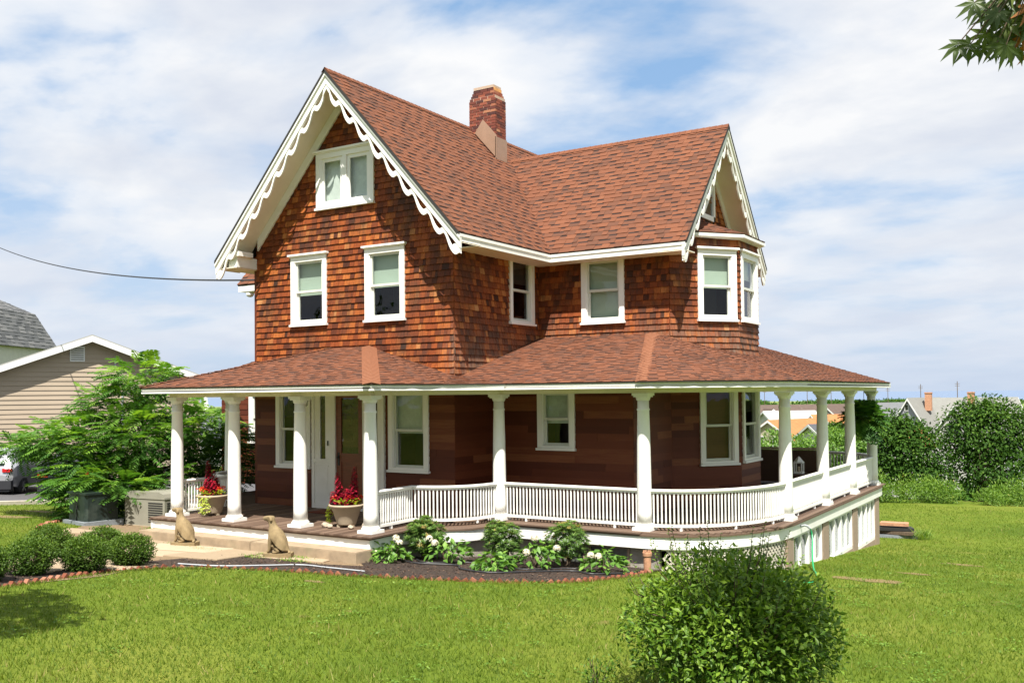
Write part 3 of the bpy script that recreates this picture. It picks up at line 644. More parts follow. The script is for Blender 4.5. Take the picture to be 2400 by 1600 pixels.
pw = lambda h, z, o: (XG-.04+o, h, z)
gable(pw, YR, ZW, yf, ZE, c0[0]-XG+.04, sc=8); gable(pw, YR, ZW, yb, ZE, c0[0]-XG+.04, sc=8)
br = MB(); br.box(xw+.12, HX0+.12, YF+.1, YF+.5, 5.34, 5.44); br.box(xw+.3, HX0+.02, YF+.14, HY0-.02, 5.112, 5.34); br.build('eave_return', M_['white'], house)
# small roof round the top of the bay
bo = .16; E_ = [(c0[0]+.22, c0[1]+.10), (c1[0]+bo, c1[1]-bo*.45), (c2[0]+bo, c2[1]+bo*.45), (c3[0]+.22, c3[1]-.1)]
T_ = [(c0[0], 18.5), (c0[0], 19.35), (c0[0], 20.3), (c0[0], 21.2)]; zt0, zt1 = 5.585, 6.04
for i in range(3):
    roof([(*E_[i], zt0), (*E_[i+1], zt0), (*T_[i+1], zt1)], rs=30+i, th=.03); roof([(*E_[i], zt0), (*T_[i+1], zt1), (*T_[i], zt1)], rs=34+i, th=.03)
bf = MB()
for i in range(3):
    a, b = np.array(E_[i]), np.array(E_[i+1]); d = b-a; l = np.linalg.norm(d); d /= l; q = (d[1], -d[0]); bf.frame((*a, 0), (*d, 0), (*q, 0), (0, 0, 1), (-.01, l+.01), (-.04, .0), (5.505, 5.565))
bf.add([(*p, 5.50) for p in E_]+[(c3[0], c3[1], 5.50), (*c2, 5.47), (*c1, 5.47), (*c0, 5.50)], [(0, 1, 6, 7), (1, 2, 5, 6), (2, 3, 4, 5)]); bf.build('bay_cornice', M_['white'], house)
# ---- chimney, brick by brick
ch = MB(); CX0, CX1, CY0, CY1 = -13.06, -12.30, 19.03, 19.50
ch.box(CX0+.012, CX1-.012, CY0+.012, CY1-.012, 7.6, 9.52); ch.box(CX0+.09, CX1-.09, CY0+.07, CY1-.07, 9.52, 9.80)
chim = ch.build('chimney', M_['mortar'], house)
bh = .0675
def bricks(x0, x1, y0, y1, z, odd):
    for side in range(2):
        L0, L1 = (x0, x1) if side == 0 else (y0, y1); a = L0-(.105 if odd ^ (side == 1) else 0)
        while a < L1:
            b = a+.205 if a+.24 < L1 else L1+.005; a0 = max(a, L0)+.005; b0 = b-.005
            if b0-a0 > .03:
                m = MB(); dp = rg.uniform(.0, .004)
                if side == 0: m.box(a0, b0, y0-dp, y0+.05, z+.005, z+bh-.005, min(1, max(0, rg.gauss(.45, .25))))
                else: m.box(x1-.05, x1+dp, a0+(.051 if a0 < y0+.05 else 0), b0, z+.005, z+bh-.005, min(1, max(0, rg.gauss(.45, .25))))
                m.build('brick', M_['brick'], chim)
            a += .21 if b < L1 else 9
z = 7.9; k = 0
while z < 9.66:
    ins = max(0, (z-9.40)/.26)*.085
    bricks(CX0+ins, CX1-ins, CY0+ins*.7, CY1-ins*.7, z, k % 2); z += bh; k += 1
p = MB(); p.box(CX0+.10, CX1-.07, CY0+.07, CY1-.07, 9.66, 9.735); p.build('chimney_crown', M_['flue'], chim)
fl = MB(); fy = CY0-.006; fl.prism([(-12.88, 8.66), (-12.26, 7.98), (-12.26, 8.52), (-12.65, 8.96)], (0, fy, 0), (1, 0, 0), (0, 0, 1), (0, -1, 0), .02)
fl.box(CX1+.006, CX1+.022, CY0-.026, CY1+.01, 7.96, 8.50); fl.build('flashing', M_['flash'], chim)
# ------------------------------------------------------------------ the porch (part of the house)
def arc(cx, cy, rx, ry, a0, a1, n=10): return [(cx+rx*math.cos(R(a0+(a1-a0)*i/n)), cy+ry*math.sin(R(a0+(a1-a0)*i/n))) for i in range(n+1)]
def smooth(P, n=6):                                  # Catmull-Rom through plan points
    P = [np.array(p, float) for p in P]; o = []
    for i in range(len(P)-1):
        p0, p1, p2, p3 = P[max(i-1, 0)], P[i], P[i+1], P[min(i+2, len(P)-1)]
        for k in range(n):
            t = k/n; o.append(tuple(.5*((2*p1)+(-p0+p2)*t+(2*p0-5*p1+4*p2-p3)*t*t+(-p0+3*p1-3*p2+p3)*t**3)))
    o.append(tuple(P[-1])); return o
mir = lambda P: [(2*XR-x, y) for x, y in P][::-1]
dk_r = smooth([(-10.33, 12.95), (-9.95, 13.35), (-9.58, 13.72), (-9.40, 14.15), (-9.36, 14.53)], 5)
DECKR = [(-10.30, 12.02), (-10.32, 12.6)]+dk_r+[(-9.3, 14.55), (-6.6, 14.55)]+arc(-6.6, 17.2, 1.87, 2.65, -90, 0, 14)[1:]+[(-4.73, 24.6)]+arc(-7.0, 24.6, 2.27, 2.3, 0, 90, 10)[1:]+[(-10.5, 26.9)]
DECKL = mir([(-10.30, 12.02), (-10.32, 12.6)]+dk_r+[(-9.3, 14.55), (-8.2, 14.55), (-7.9, 17.9)])
DECK = DECKL+DECKR
def plate(name, poly, z, th, mat, parent):
    n = len(poly); V = [(x, y, z) for x, y in poly]+[(x, y, z-th) for x, y in poly]
    return mk(name, V, [tuple(range(n)), tuple(range(n, 2*n))[::-1]]+[(i, (i+1) % n, n+(i+1) % n, n+i) for i in range(n)], mat, parent, rnd=[.5]*(n+2))
plate('deck_frame', DECK, -.028, .03, M_['deck'], house)
x = -15.86
while x < -10.32:                                   # front boards run out from the wall
    w = .104; m = MB(); m.box(x+.002, x+w-.002, 11.995+rg.uniform(-.006, .006), HY0-.02, -.026, rg.uniform(-.002, .002), rg.random()); m.build('deck_board', M_['deck'], house); x += w
y = 14.53
while y < HYL-.1:                                    # boards along the side
    m = MB(); x0 = -9.34 if y < 14.75 else HX1+.05; x1_ = -6.6+(1.87*math.sqrt(max(0, 1-((17.2-y)/2.65)**2)) if y > 14.55 else 0); m.box(x0, x1_-.02, y+.002, y+.102, -.026, rg.uniform(-.002, .002), rg.random()); m.build('deck_board', M_['deck'], house); y += .104
x = -6.3
while x < -4.76:
    m = MB(); ylo = 17.2-2.65*math.sqrt(max(0, 1-((x+6.6)/1.87)**2))+.05; m.box(x+.002, x+.102, max(ylo, HYL+.1), 25.2, -.026, rg.uniform(-.002, .002), rg.random()); m.build('deck_board', M_['deck'], house); x += .104
# skirt boards under the deck edge
sk = MB(); sk.ribbon([(x, y+.03) for x, y in DECKL[-1:]]+[(-10.33, 12.05)], -.205, -.03, .04); sk.ribbon([(-10.33, 12.05), (-10.35, 12.6)]+[(x-.03, y) for x, y in dk_r], -.25, -.03, .04); sk.build('skirt_board', M_['white'], house)
sk = MB(); sk.ribbon([(x-.03, y+.02) for x, y in DECKR[1+len(dk_r):]], -.26, -.031, .04); sk.build('skirt_board', M_['white'], house)
sk = MB(); sk.ribbon([(x+.03, y+.02) for x, y in DECKL], -.25, -.03, .04); sk.build('skirt_board', M_['white'], house)
# columns
def column(x, y, z0=0, z1=2.32):
    s = MB(); s.lathe([(.128, .11), (.124, .3), (.121, .9), (.113, 1.5), (.101, 2.02), (.110, 2.03), (.110, 2.055), (.099, 2.06), (.098, 2.19)], (x, y, z0), 24); c = s.build('porch_column', M_['white'], house, smooth=True)
    b = MB(); b.lathe([(.152, .055), (.160, .07), (.156, .09), (.142, .10), (.14, .115), (.128, .118)], (x, y, z0), 24); b.box(x-.162, x+.162, y-.162, y+.162, z0+.001, z0+.054); b.build('base', M_['white'], c)
    k = MB(); k.lathe([(.098, 2.19), (.115, 2.20), (.116, 2.215), (.124, 2.235), (.126, 2.25)], (x, y, z0), 24); k.box(x-.125, x+.125, y-.125, y+.125, z0+2.25, z0+2.275); k.box(x-.145, x+.145, y-.145, y+.145, z0+2.2755, z1); k.build('capital', M_['white'], c)
YC = 12.40; FC = [(-15.55, YC), (-13.93, YC), (-12.23, YC), (-10.60, YC)]
WCc = [(-9.60, 14.88), (-6.68, 14.88)]; RCc = [(-4.96, 17.25), (-4.96, 19.92), (-4.96, 22.40), (-4.96, 24.75)]
for p_ in FC+WCc+RCc+[(-16.85, 14.88)]: column(*p_)
# roof edge path
er = smooth([(-10.17, 11.93), (-10.0, 12.78), (-9.78, 13.33), (-9.43, 13.85), (-9.12, 14.33)], 5)
EAVER = er+[(-9.15, 14.362), (-6.55, 14.36)]+arc(-6.55, 17.2, 2.02, 2.84, -90, 0, 14)[1:]+[(-4.53, 24.7)]+arc(-7.0, 24.7, 2.47, 2.5, 0, 90, 10)[1:]+[(-10.5, 27.2)]
EAVEL = mir(er+[(-9.0, 14.36), (-8.0, 14.36), (-7.7, 17.9)])
plate('porch_ceiling', EAVEL+EAVER, 2.452, .02, M_['cream'], house)
ff = MB()
def wavy(path, z0, z1):
    ff.ribbon([(x, y) for x, y in path], z0, z1, .035)
wavy(EAVEL, 2.402, 2.507); wavy([EAVEL[-1]]+[er[0]], 2.40, 2.509); wavy(er, 2.400, 2.510); wavy(EAVER[len(er):], 2.400, 2.511); ff.build('porch_fascia', M_['white'], house)
bm_ = MB()
def beam(path):
    bm_.ribbon([(x, y) for x, y in path], 2.322, 2.431, .2)
off = .1
rb = smooth([(-10.60, YC), (-10.62, 13.1), (-10.25, 13.75), (-9.85, 14.2), (-9.60, 14.78)], 5)
beam([(-15.65, YC-off), (-10.52, YC-off)]); beam([(x+off, y) for x, y in rb]); beam([(-9.7, 14.88-off), (-6.68, 14.88-off)]+arc(-6.68, 17.25, 1.72+off, 2.37+off, -90, 0, 12)[1:]+[(-4.96+off, 24.75)]+arc(-7.0, 24.75, 2.04+off, 2.0, 0, 90, 8)[1:])
beam(mir([(-10.52-.08+off, YC), *[(x+off, y) for x, y in rb[2:]]])); beam([(-18.2, 14.88-off), (-16.7, 14.88-off)])
bm_.build('porch_beam', M_['cream'], house)
# porch roof: flat faces, each laid in courses
ze = 2.515; UA, UB, P1, P0 = (-13.6, HY0, 3.31), (-12.6, HY0, 3.31), (HX1, HY0, 2.68), (HX0, HY0, 2.68)
A2 = (-7.8, HYW, 3.535); IC = (HX1, HYW, 3.535)
E1 = (-10.15, 11.91); E0 = (2*XR-E1[0], E1[1]); ee = [(-10.15, 11.91), (-9.97, 12.78), (-9.75, 13.33), (-9.40, 13.85), (-9.10, 14.33)]
z3 = lambda p, z=ze: (p[0], p[1], z)
roof([z3(E0), z3(E1), UB, UA], ex=.138, th=.025, rs=41)
roof([z3(ee[0]), z3(ee[1]), UB], ex=.138, th=.025, rs=42); roof([z3(ee[1]), z3(ee[2]), UB], ex=.138, th=.025, rs=43); roof([z3(ee[2]), P1, UB], ex=.138, th=.025, rs=44)
roof([z3(ee[2]), z3(ee[3]), P1], ex=.138, th=.025, rs=45); roof([z3(ee[3]), z3(ee[4]), P1], ex=.138, th=.025, rs=46)
me_ = [(2*XR-x, y) for x, y in ee]
roof([z3(me_[0]), UA, z3(me_[1])], ex=.138, th=.025, rs=47); roof([z3(me_[1]), UA, z3(me_[2])], ex=.138, th=.025, rs=48); roof([z3(me_[2]), UA, P0], ex=.138, th=.025, rs=49)
roof([z3(me_[2]), P0, z3(me_[4])], ex=.138, th=.025, rs=50); roof([z3(me_[4]), P0, (HX0, HYW, 3.535), (-18.2, HYW, 3.535), (-18.25, 14.36, ze)], ex=.138, th=.025, rs=51)
zwp = lambda y: ze+(3.535-ze)/(HYW-14.34)*(y-14.34)
roof([(-9.10, 14.34, ze), (-6.53, 14.34, ze), A2, IC, (HX1, HY0, zwp(HY0))], ex=.138, th=.025, rs=52)
ell = arc(-6.53, 17.2, 2.05, 2.89, -90, 0, 9)
for i in range(9): roof([z3(ell[i]), z3(ell[i+1]), A2], ex=.138, th=.025, rs=60+i)
roof([z3(ell[-1]), (-4.51, 24.7, ze), (-7.8, 24.7, 3.535), A2], ex=.138, th=.025, rs=70)
el2 = arc(-7.0, 24.7, 2.49, 2.52, 0, 90, 5)
for i in range(5): roof([z3(el2[i]), z3(el2[i+1]), (-7.8, 24.7, 3.535)], ex=.138, th=.025, rs=71+i)
settle('roof_shingle', RP, M_['roof'], house, 300, 'roof_shingle_field')
def hip(p, q, w, mat, step=.13, name='hip_cap'):
    """cap shingles laid over a hip, following the two roof faces"""
    p, q = np.array(p, float), np.array(q, float); d = q-p; l = np.linalg.norm(d); d /= l; s = np.cross(d, (0, 0, 1)); s /= np.linalg.norm(s); mb = MB(); a = 0
    while a < l-.02:
        b = min(a+step+.02, l); V = []
        for t, h in ((a, .032), (b, .016)):
            for k in (-1, -.5, 0, .5, 1): V.append(p+d*t+s*w*k+np.array([0, 0, h-abs(k)*w*.20]))
        mb.add(V, [(i, i+1, 6+i, 5+i) for i in range(4)]+[(0, 5, 5, 0)][:0], rg.random()); mb.add([V[0], V[1], V[2], V[3], V[4]]+[v-np.array([0, 0, .014]) for v in V[:5]], [(i+1, i, 5+i, 6+i) for i in range(4)], rg.random()); a += step
    return mb.build(name, M_[mat], house)
hip(z3(E1), UB, .15, 'roofcap'); hip(z3(E0), UA, .07, 'roof'); hip((-6.42, 14.36, ze), A2, .15, 'roofcap'); hip(z3(ell[-1]), A2, .07, 'roof')
# railings: top rail is the part, balusters its pieces
bal = MB(); bal.lathe([(.017, .10), (.0175, .16), (.015, .3), (.0165, .5), (.017, .60), (.017, .645)], n=8)
BM = bpy.data.meshes.new('baluster'); BM.from_pydata(bal.v, [], bal.f); BM.materials.append(M_['white']); BM.polygons.foreach_set('use_smooth', [True]*len(BM.polygons))
def railing(path, sp=.069, z=0):
    P = [np.array(p, float) for p in path]; seg = [np.linalg.norm(P[i+1]-P[i]) for i in range(len(P)-1)]; tot = sum(seg)
    def prof(m, q, th=None):
        n = len(P); V = []
        for i in range(n):
            t = P[min(i+1, n-1)]-P[max(i-1, 0)]; t /= np.linalg.norm(t)+1e-9; s = np.array([-t[1], t[0]])
            for d, zz in q: w = P[i]+s*d; V.append((w[0], w[1], z+zz))
        k = len(q); m.add(V, [(i*k+j, (i+1)*k+j, (i+1)*k+(j+1) % k, i*k+(j+1) % k) for i in range(n-1) for j in range(k)]+[tuple(range(k))[::-1], tuple((n-1)*k+j for j in range(k))])
    m = MB(); prof(m, [(-.045, .655), (-.05, .675), (-.03, .695), (.03, .695), (.05, .675), (.045, .655), (.028, .653), (.028, .625), (-.028, .625), (-.028, .653)]); r = m.build('railing', M_['white'], house)
    m = MB(); prof(m, [(-.025, .060), (-.025, .105), (.025, .105), (.025, .060)]); 
    cnt = max(1, int(tot/sp)); blk = max(1, round(tot/1.0))
    def at(d):
        for i, l in enumerate(seg):
            if d <= l or i == len(seg)-1: return P[i]+(P[i+1]-P[i])*min(1, d/l)
            d -= l
    for k in range(blk): q = at(tot*(k+.5)/blk); m.box(q[0]-.02, q[0]+.02, q[1]-.02, q[1]+.02, z, z+.06)
    m.build('bottom_rail', M_['white'], r)
    for k in range(cnt):
        q = at(tot*(k+.5)/cnt); o = link(bpy.data.objects.new('baluster', BM)); o.parent = r; o.location = (q[0], q[1], z)
railing([(-10.62, YC+.12), (-10.66, 13.55)]+smooth([(-10.66, 13.60), (-10.25, 13.74), (-9.95, 13.95), (-9.72, 14.30), (-9.62, 14.76)], 5)[0:])
railing([(-9.48, 14.90), (-6.80, 14.90)])
railing(arc(-6.68, 17.25, 1.72, 2.35, -86, -3, 14))
for a, b in ((17.38, 19.80), (20.04, 22.28), (22.52, 24.63)): railing([(-4.96, a), (-4.96, b)])
railing(arc(-7.0, 24.75, 2.04, 1.95, 5, 90, 10)+[(-10.4, 26.7)], .1)
railing(mir([(-10.62, YC+.12), (-10.66, 13.55)]+smooth([(-10.66, 13.60), (-10.25, 13.74), (-9.95, 13.95), (-9.72, 14.30), (-9.62, 14.76)], 5)[0:])[::-1])
# hanging porch lantern
lt = MB(); lx, ly = -13.35, 13.6
for k in range(6):
    a = 2*math.pi*k/6; lt.tube([(lx+.09*math.cos(a), ly+.09*math.sin(a), 2.42), (lx+.12*math.cos(a), ly+.12*math.sin(a), 2.40), (lx+.105*math.cos(a), ly+.105*math.sin(a), 2.15), (lx+.03*math.cos(a), ly+.03*math.sin(a), 2.10)], .006, 5)
lt.tube([(lx+.115*math.cos(t), ly+.115*math.sin(t), 2.25) for t in np.linspace(0, 6.283, 17)], .006, 5); lt.lathe([(.05, 2.40), (.09, 2.42), (.09, 2.44), (.02, 2.45)], (lx, ly, 0), 12); lt.tube([(lx, ly, 2.40), (lx, ly, 2.30)], .025, 8)
lt.build('porch_lantern', M_['black'], house)
# ---- foundation under the porch: basement wall, lattice curve, posts and windows
fo = MB(); fo.box(-9.3, -6.35, 14.72, 14.82, -1.1, -.262); fo.build('foundation', M_['foundation'], house)
fo = MB(); fo.ribbon([(-10.36, 12.3), (-10.36, 12.7)]+[(x-.12, y+.05) for x, y in dk_r], -.75, -.252, .05); fo.build('foundation', M_['foundation'], house)
for (a, b) in ((-8.55, -7.72), (-7.66, -6.88)):
    w = MB(); w.box(a, b, 14.69, 14.715, -.31, -.275); w.box(a, b, 14.69, 14.715, -.86, -.82); w.box(a, a+.045, 14.69, 14.716, -.82, -.31); w.box(b-.045, b, 14.69, 14.716, -.82, -.31); w.box(a, b, 14.692, 14.714, -.70, -.685)
    bw = w.build('basement_window', M_['stonepost'], house); g_ = MB(); g_.box(a+.045, b-.045, 14.705, 14.709, -.82, -.31); g_.build('pane', M_['glass'], bw)
la = MB(); lp = arc(-6.6, 17.2, 1.80, 2.58, -80, -2, 30); cum = [0]
for i in range(30): cum.append(cum[-1]+math.dist(lp[i], lp[i+1]))
def lat(s):
    s = max(0, min(cum[-1]-1e-6, s))
    for i in range(30):
        if s <= cum[i+1]: f = (s-cum[i])/(cum[i+1]-cum[i]); return lp[i][0]+(lp[i+1][0]-lp[i][0])*f, lp[i][1]+(lp[i+1][1]-lp[i][1])*f
latt = MB(); latt.ribbon([lat(s) for s in np.linspace(0, cum[-1], 24)], -.285, -.262, .02); lattice = latt.build('lattice_frame', M_['white'], house)
M_['lattice'] = basic('weathered_lattice', (.50, .46, .38), .8, .15, 14, .2)
for sgn, dd in ((1, 0), (-1, .012)):
    s = -.7
    while s < cum[-1]+.7:
        pts = []
        for t in np.linspace(0, 1, 5):
            q = s+sgn*t*.62
            if 0 <= q <= cum[-1]: pts.append((*lat(q), -.275-t*.62))
        if len(pts) > 1:
            m = MB()
            for k in range(len(pts)-1):
                a, b = np.array(pts[k]), np.array(pts[k+1]); d = b-a; nn = np.array([d[1], -d[0], 0]); nn /= np.linalg.norm(nn)+1e-9; e = np.cross(nn, d/np.linalg.norm(d)); sg = nn*dd*(1 if sgn > 0 else 1)
                m.add([a+e*.017+sg, a-e*.017+sg, b-e*.017+sg, b+e*.017+sg], [(0, 1, 2, 3)]); m.add([a+e*.017+sg-nn*.006, a-e*.017+sg-nn*.006, b-e*.017+sg-nn*.006, b+e*.017+sg-nn*.006], [(3, 2, 1, 0)])
            m.build('lattice_slat', M_['lattice'], lattice)
        s += .098
XB = -4.80
fo = MB(); fo.box(XB-.4, XB-.3, 16.9, 25.0, -1.6, -.27); fo.build('foundation', M_['dark'], house)
for (a, b) in ((16.72, 17.10), (19.18, 19.63), (21.79, 22.24), (24.17, 24.60)):
    m = MB(); m.box(XB-.12, XB+.01, a, b, -1.7, -.262); m.build('stone_pier', M_['stonepost'], house)
for (a, b) in ((17.13, 19.15), (19.66, 21.76), (22.27, 24.14)):
    zb0 = lambda y: float(hg(XB, y))+.13
    m = MB(); zb = -1.02-(a-17.1)*.045; zt_ = -.27
    m.box(XB-.08, XB-.01, a, b, zt_-.05, zt_); m.box(XB-.08, XB-.01, a, b, zb, zb+.07); 
    ks = np.linspace(a, b, 5)
    for i_, k in enumerate(ks): m.box(XB-.08, XB-.008+(.012 if i_ == 2 else 0), max(a, k-.045), min(b, k+.045), zb+.07, zt_-.05)
    wn = m.build('basement_window', M_['whiteclean'], house)
    for i_ in range(4):
        g_ = MB(); g_.box(XB-.06, XB-.055, ks[i_]+.045, ks[i_+1]-.045, zb+.07, zt_-.05); g_.build('pane', M_['glass'], wn)
    m = MB(); m.box(XB-.1, XB-.002, a, b, -1.7, zb-.002); m.build('foundation', M_['stonepost'], house)
# ------------------------------------------------------------------ things round the house
def H(x, y): return float(hg(x, y))
stp = MB(); stp.add([(x, y, z) for z in (-.62, -.205) for x, y in ((-15.75, 11.62), (-10.28, 11.70), (-10.28, 12.08), (-15.75, 12.08))], [(3, 2, 1, 0), (4, 5, 6, 7)]+[(i, (i+1) % 4, 4+(i+1) % 4, 4+i) for i in range(4)])
step = thing('front_step', 'long weathered concrete step under the porch edge', 'step', (-13.0, 11.85, -.62))
for a, b in ((-15.75, -12.72), (-12.70, -10.28)):
    m = MB(); m.box(a, b, 11.66, 12.07, -.75, -.215); m.box(a+.012, b-.012, 11.672, 12.065, -.2149, -.203); m.build('step_slab', M_['concrete'], step)
fd_ = MB(); fd_.box(-15.7, -10.36, 12.09, 12.16, -.9, -.215); fd_.build('foundation', M_['foundation'], house)
# brick edging of the bed, each brick set on its corner
def edging(path, label, pitch=.125):
    ed = thing('brick_edging', label, 'edging', (path[len(path)//2][0], path[len(path)//2][1], H(*path[len(path)//2])))
    P = [np.array(p) for p in smooth(path, 6)]; acc = 0
    for i in range(len(P)-1):
        d = P[i+1]-P[i]; l = np.linalg.norm(d); d /= l
        while acc < l:
            q = P[i]+d*acc; m = MB(); a = R(42+rg.uniform(-16, 16)); ca_, sa_ = math.cos(a), math.sin(a); L_, Hh, Tt = .20, .095, .06; n = np.array([-d[1], d[0]])
            zz = H(*q)+rg.uniform(-.012, .012); V = []
            for t_ in (-Tt/2, Tt/2):
                for (u, w) in ((-L_/2, -Hh/2), (L_/2, -Hh/2), (L_/2, Hh/2), (-L_/2, Hh/2)):
                    hx = u*ca_-w*sa_; hz = u*sa_+w*ca_; V.append((q[0]+d[0]*hx+n[0]*t_, q[1]+d[1]*hx+n[1]*t_, zz+hz-.045))
            m.add(V, [(3, 2, 1, 0), (4, 5, 6, 7)]+[(k, (k+1) % 4, 4+(k+1) % 4, 4+k) for k in range(4)], rg.random()); m.build('brick', M_['edgebrick'], ed); acc += pitch
        acc -= l
edging(EDGE, 'row of slanted red bricks edging the mulch bed along the lawn')
edging([(-17.3, 10.75), (-18.6, 11.35), (-19.7, 12.2), (-20.35, 13.0), (-20.2, 13.6)], 'short curved row of red bricks by the green utility cabinet', .14)
# ---- leaves
def leafmesh(pos, dr, up, ln, wd, rnd, fold=.25, tri=False):
    """arrays of leaves -> vertices and quads; dr the leaf's direction, up roughly its face"""
    dr = dr/(np.linalg.norm(dr, axis=1, keepdims=True)+1e-9); s = np.cross(dr, up); s /= (np.linalg.norm(s, axis=1, keepdims=True)+1e-9); nn = np.cross(s, dr)
    ln = np.broadcast_to(ln, (len(pos),))[:, None]; wd = np.broadcast_to(wd, (len(pos),))[:, None]
    b = pos; t = pos+dr*ln-nn*ln*.12; c = pos+dr*ln*.48-nn*wd*fold*.5; l = pos+dr*ln*.45+s*wd*.5+nn*wd*fold*.3; r = pos+dr*ln*.45-s*wd*.5+nn*wd*fold*.3
    n = len(pos); i = np.arange(n)*5
    V = np.stack([b, l, t, r, c], 1).reshape(-1, 3)
    F = np.concatenate([np.stack([i, i+4, i+2, i+1], 1), np.stack([i, i+3, i+2, i+4], 1)]); return V, F, np.concatenate([rnd, rnd])
def sph(n):
    v = ng.normal(size=(n, 3)); return v/np.linalg.norm(v, axis=1, keepdims=True)
def blob(blobs, n, shell_=.55, clump=0):
    """points in a union of ellipsoids (cx,cy,cz,rx,ry,rz), denser to the outside; returns point and outward direction"""
    vol = np.array([b[3]*b[4]*b[5] for b in blobs])**.67; k = ng.choice(len(blobs), n, p=vol/vol.sum()); B_ = np.array(blobs)[k]
    d = sph(n); rr = 1-shell_*ng.random(n)**1.6
    if clump:
        cs = sph(clump*len(blobs)); ci = ng.integers(0, len(cs), n); d = cs[ci]+ng.normal(size=(n, 3))*.17; d /= np.linalg.norm(d, axis=1, keepdims=True)
        rr = rr*(.86+.22*ng.random(len(cs))[ci])
    return B_[:, :3]+d*B_[:, 3:]*rr[:, None], d
def foliage(name, blobs, n, ln, wd, mat, parent, shell_=.55, clump=0, droop=.35, spread=.8, local=True, fold=.25, zmin=None, light=.25):
    p, d = blob(blobs, n, shell_, clump)
    if zmin is not None: k = p[:, 2] > zmin; p, d = p[k], d[k]
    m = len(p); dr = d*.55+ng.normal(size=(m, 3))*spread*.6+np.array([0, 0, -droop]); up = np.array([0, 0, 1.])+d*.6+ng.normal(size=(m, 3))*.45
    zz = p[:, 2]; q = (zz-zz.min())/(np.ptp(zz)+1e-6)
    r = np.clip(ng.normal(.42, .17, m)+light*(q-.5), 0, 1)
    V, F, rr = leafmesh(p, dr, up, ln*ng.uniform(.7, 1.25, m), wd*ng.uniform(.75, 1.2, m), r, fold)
    return mk(name, V, F, mat, parent, local, False, rr)
def stems(name, base, tips, r0, r1, mat, parent, local=True, n=5, sag=.1):
    m = MB()
    for t in tips:
        b = np.array(base, float)+np.array([rg.uniform(-.03, .03), rg.uniform(-.03, .03), 0]); t = np.array(t, float); mid = (b+t)/2+np.array([rg.uniform(-.1, .1), rg.uniform(-.1, .1), sag])*np.linalg.norm(t-b)*.6
        P = [b*(1-f)**2+2*mid*f*(1-f)+t*f*f for f in np.linspace(0, 1, 5)]; m.tube(P, [r0+(r1-r0)*f for f in np.linspace(0, 1, 5)], n)
    return m.build(name, mat, parent, local)
# clipped boxwood balls
BX = [(-14.05, 8.75, .34, 'clipped round boxwood at the left end of the bed, behind the others'), (-12.30, 7.42, .35, 'largest round boxwood, left front of the brick edging'), (-13.45, 9.25, .33, 'round boxwood behind the front pair, near the utility cabinet'),
      (-12.10, 8.12, .34, 'round boxwood in the front row between the largest and the path end one'), (-12.30, 9.02, .32, 'round boxwood nearest the flagstones, right end of the group'), (-12.05, 6.65, .32, 'boxwood cut off by the left edge of the picture')]
for i, (x, y, r, lb) in enumerate(BX):
    t = thing('boxwood', lb, 'shrub', (x, y, H(x, y)), rg.uniform(0, 6), 'clipped boxwoods in the mulch bed')
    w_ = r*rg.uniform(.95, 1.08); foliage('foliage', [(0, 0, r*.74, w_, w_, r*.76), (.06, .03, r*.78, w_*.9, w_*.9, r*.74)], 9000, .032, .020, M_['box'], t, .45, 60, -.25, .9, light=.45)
    stems('stem', (0, 0, -.02), [(rg.uniform(-.2, .2), rg.uniform(-.2, .2), r*1.1) for _ in range(6)], .015, .006, M_['twig'], t)
# evergreen shrubs along the porch
for x, y, r, h, lb in ((-9.92, 13.02, .34, .72, 'dark glossy shrub in front of the curved railing, leftmost of three'), (-8.80, 13.72, .33, .70, 'glossy shrub with orange tipped leaves below the second railing post'), (-7.72, 14.02, .37, .74, 'glossy leafy shrub in front of the basement windows, rightmost of three')):
    t = thing('evergreen_shrub', lb, 'shrub', (x, y, H(x, y)), rg.uniform(0, 6), 'evergreen shrubs under the porch')
    p, d = blob([(0, 0, h*.58, r, r, h*.42), (.1, .05, h*.75, r*.6, r*.6, h*.28)], 420, .45); V, F, rr = [], [], []; b = 0
    for q, dd in zip(p, d):                              # whorls of narrow leaves
        k = 7; a = ng.uniform(0, 6.28)+np.arange(k)*6.283/k; ax = dd*.5+np.array([0, 0, .8]); ax /= np.linalg.norm(ax); e1 = np.cross(ax, (1, 0, .2)); e1 /= np.linalg.norm(e1); e2 = np.cross(ax, e1)
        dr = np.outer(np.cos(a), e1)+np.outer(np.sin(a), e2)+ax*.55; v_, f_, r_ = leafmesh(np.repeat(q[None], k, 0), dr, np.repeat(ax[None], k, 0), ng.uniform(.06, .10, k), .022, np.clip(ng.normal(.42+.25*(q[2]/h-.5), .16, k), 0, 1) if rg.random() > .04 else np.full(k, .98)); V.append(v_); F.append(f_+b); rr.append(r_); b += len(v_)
    mk('foliage', np.vstack(V), np.vstack(F), M_['rhodo'], t, True, rnd=np.concatenate(rr))
    stems('stem', (0, 0, -.02), [(rg.uniform(-.22, .22), rg.uniform(-.22, .22), h*.7) for _ in range(9)], .014, .005, M_['twig'], t)
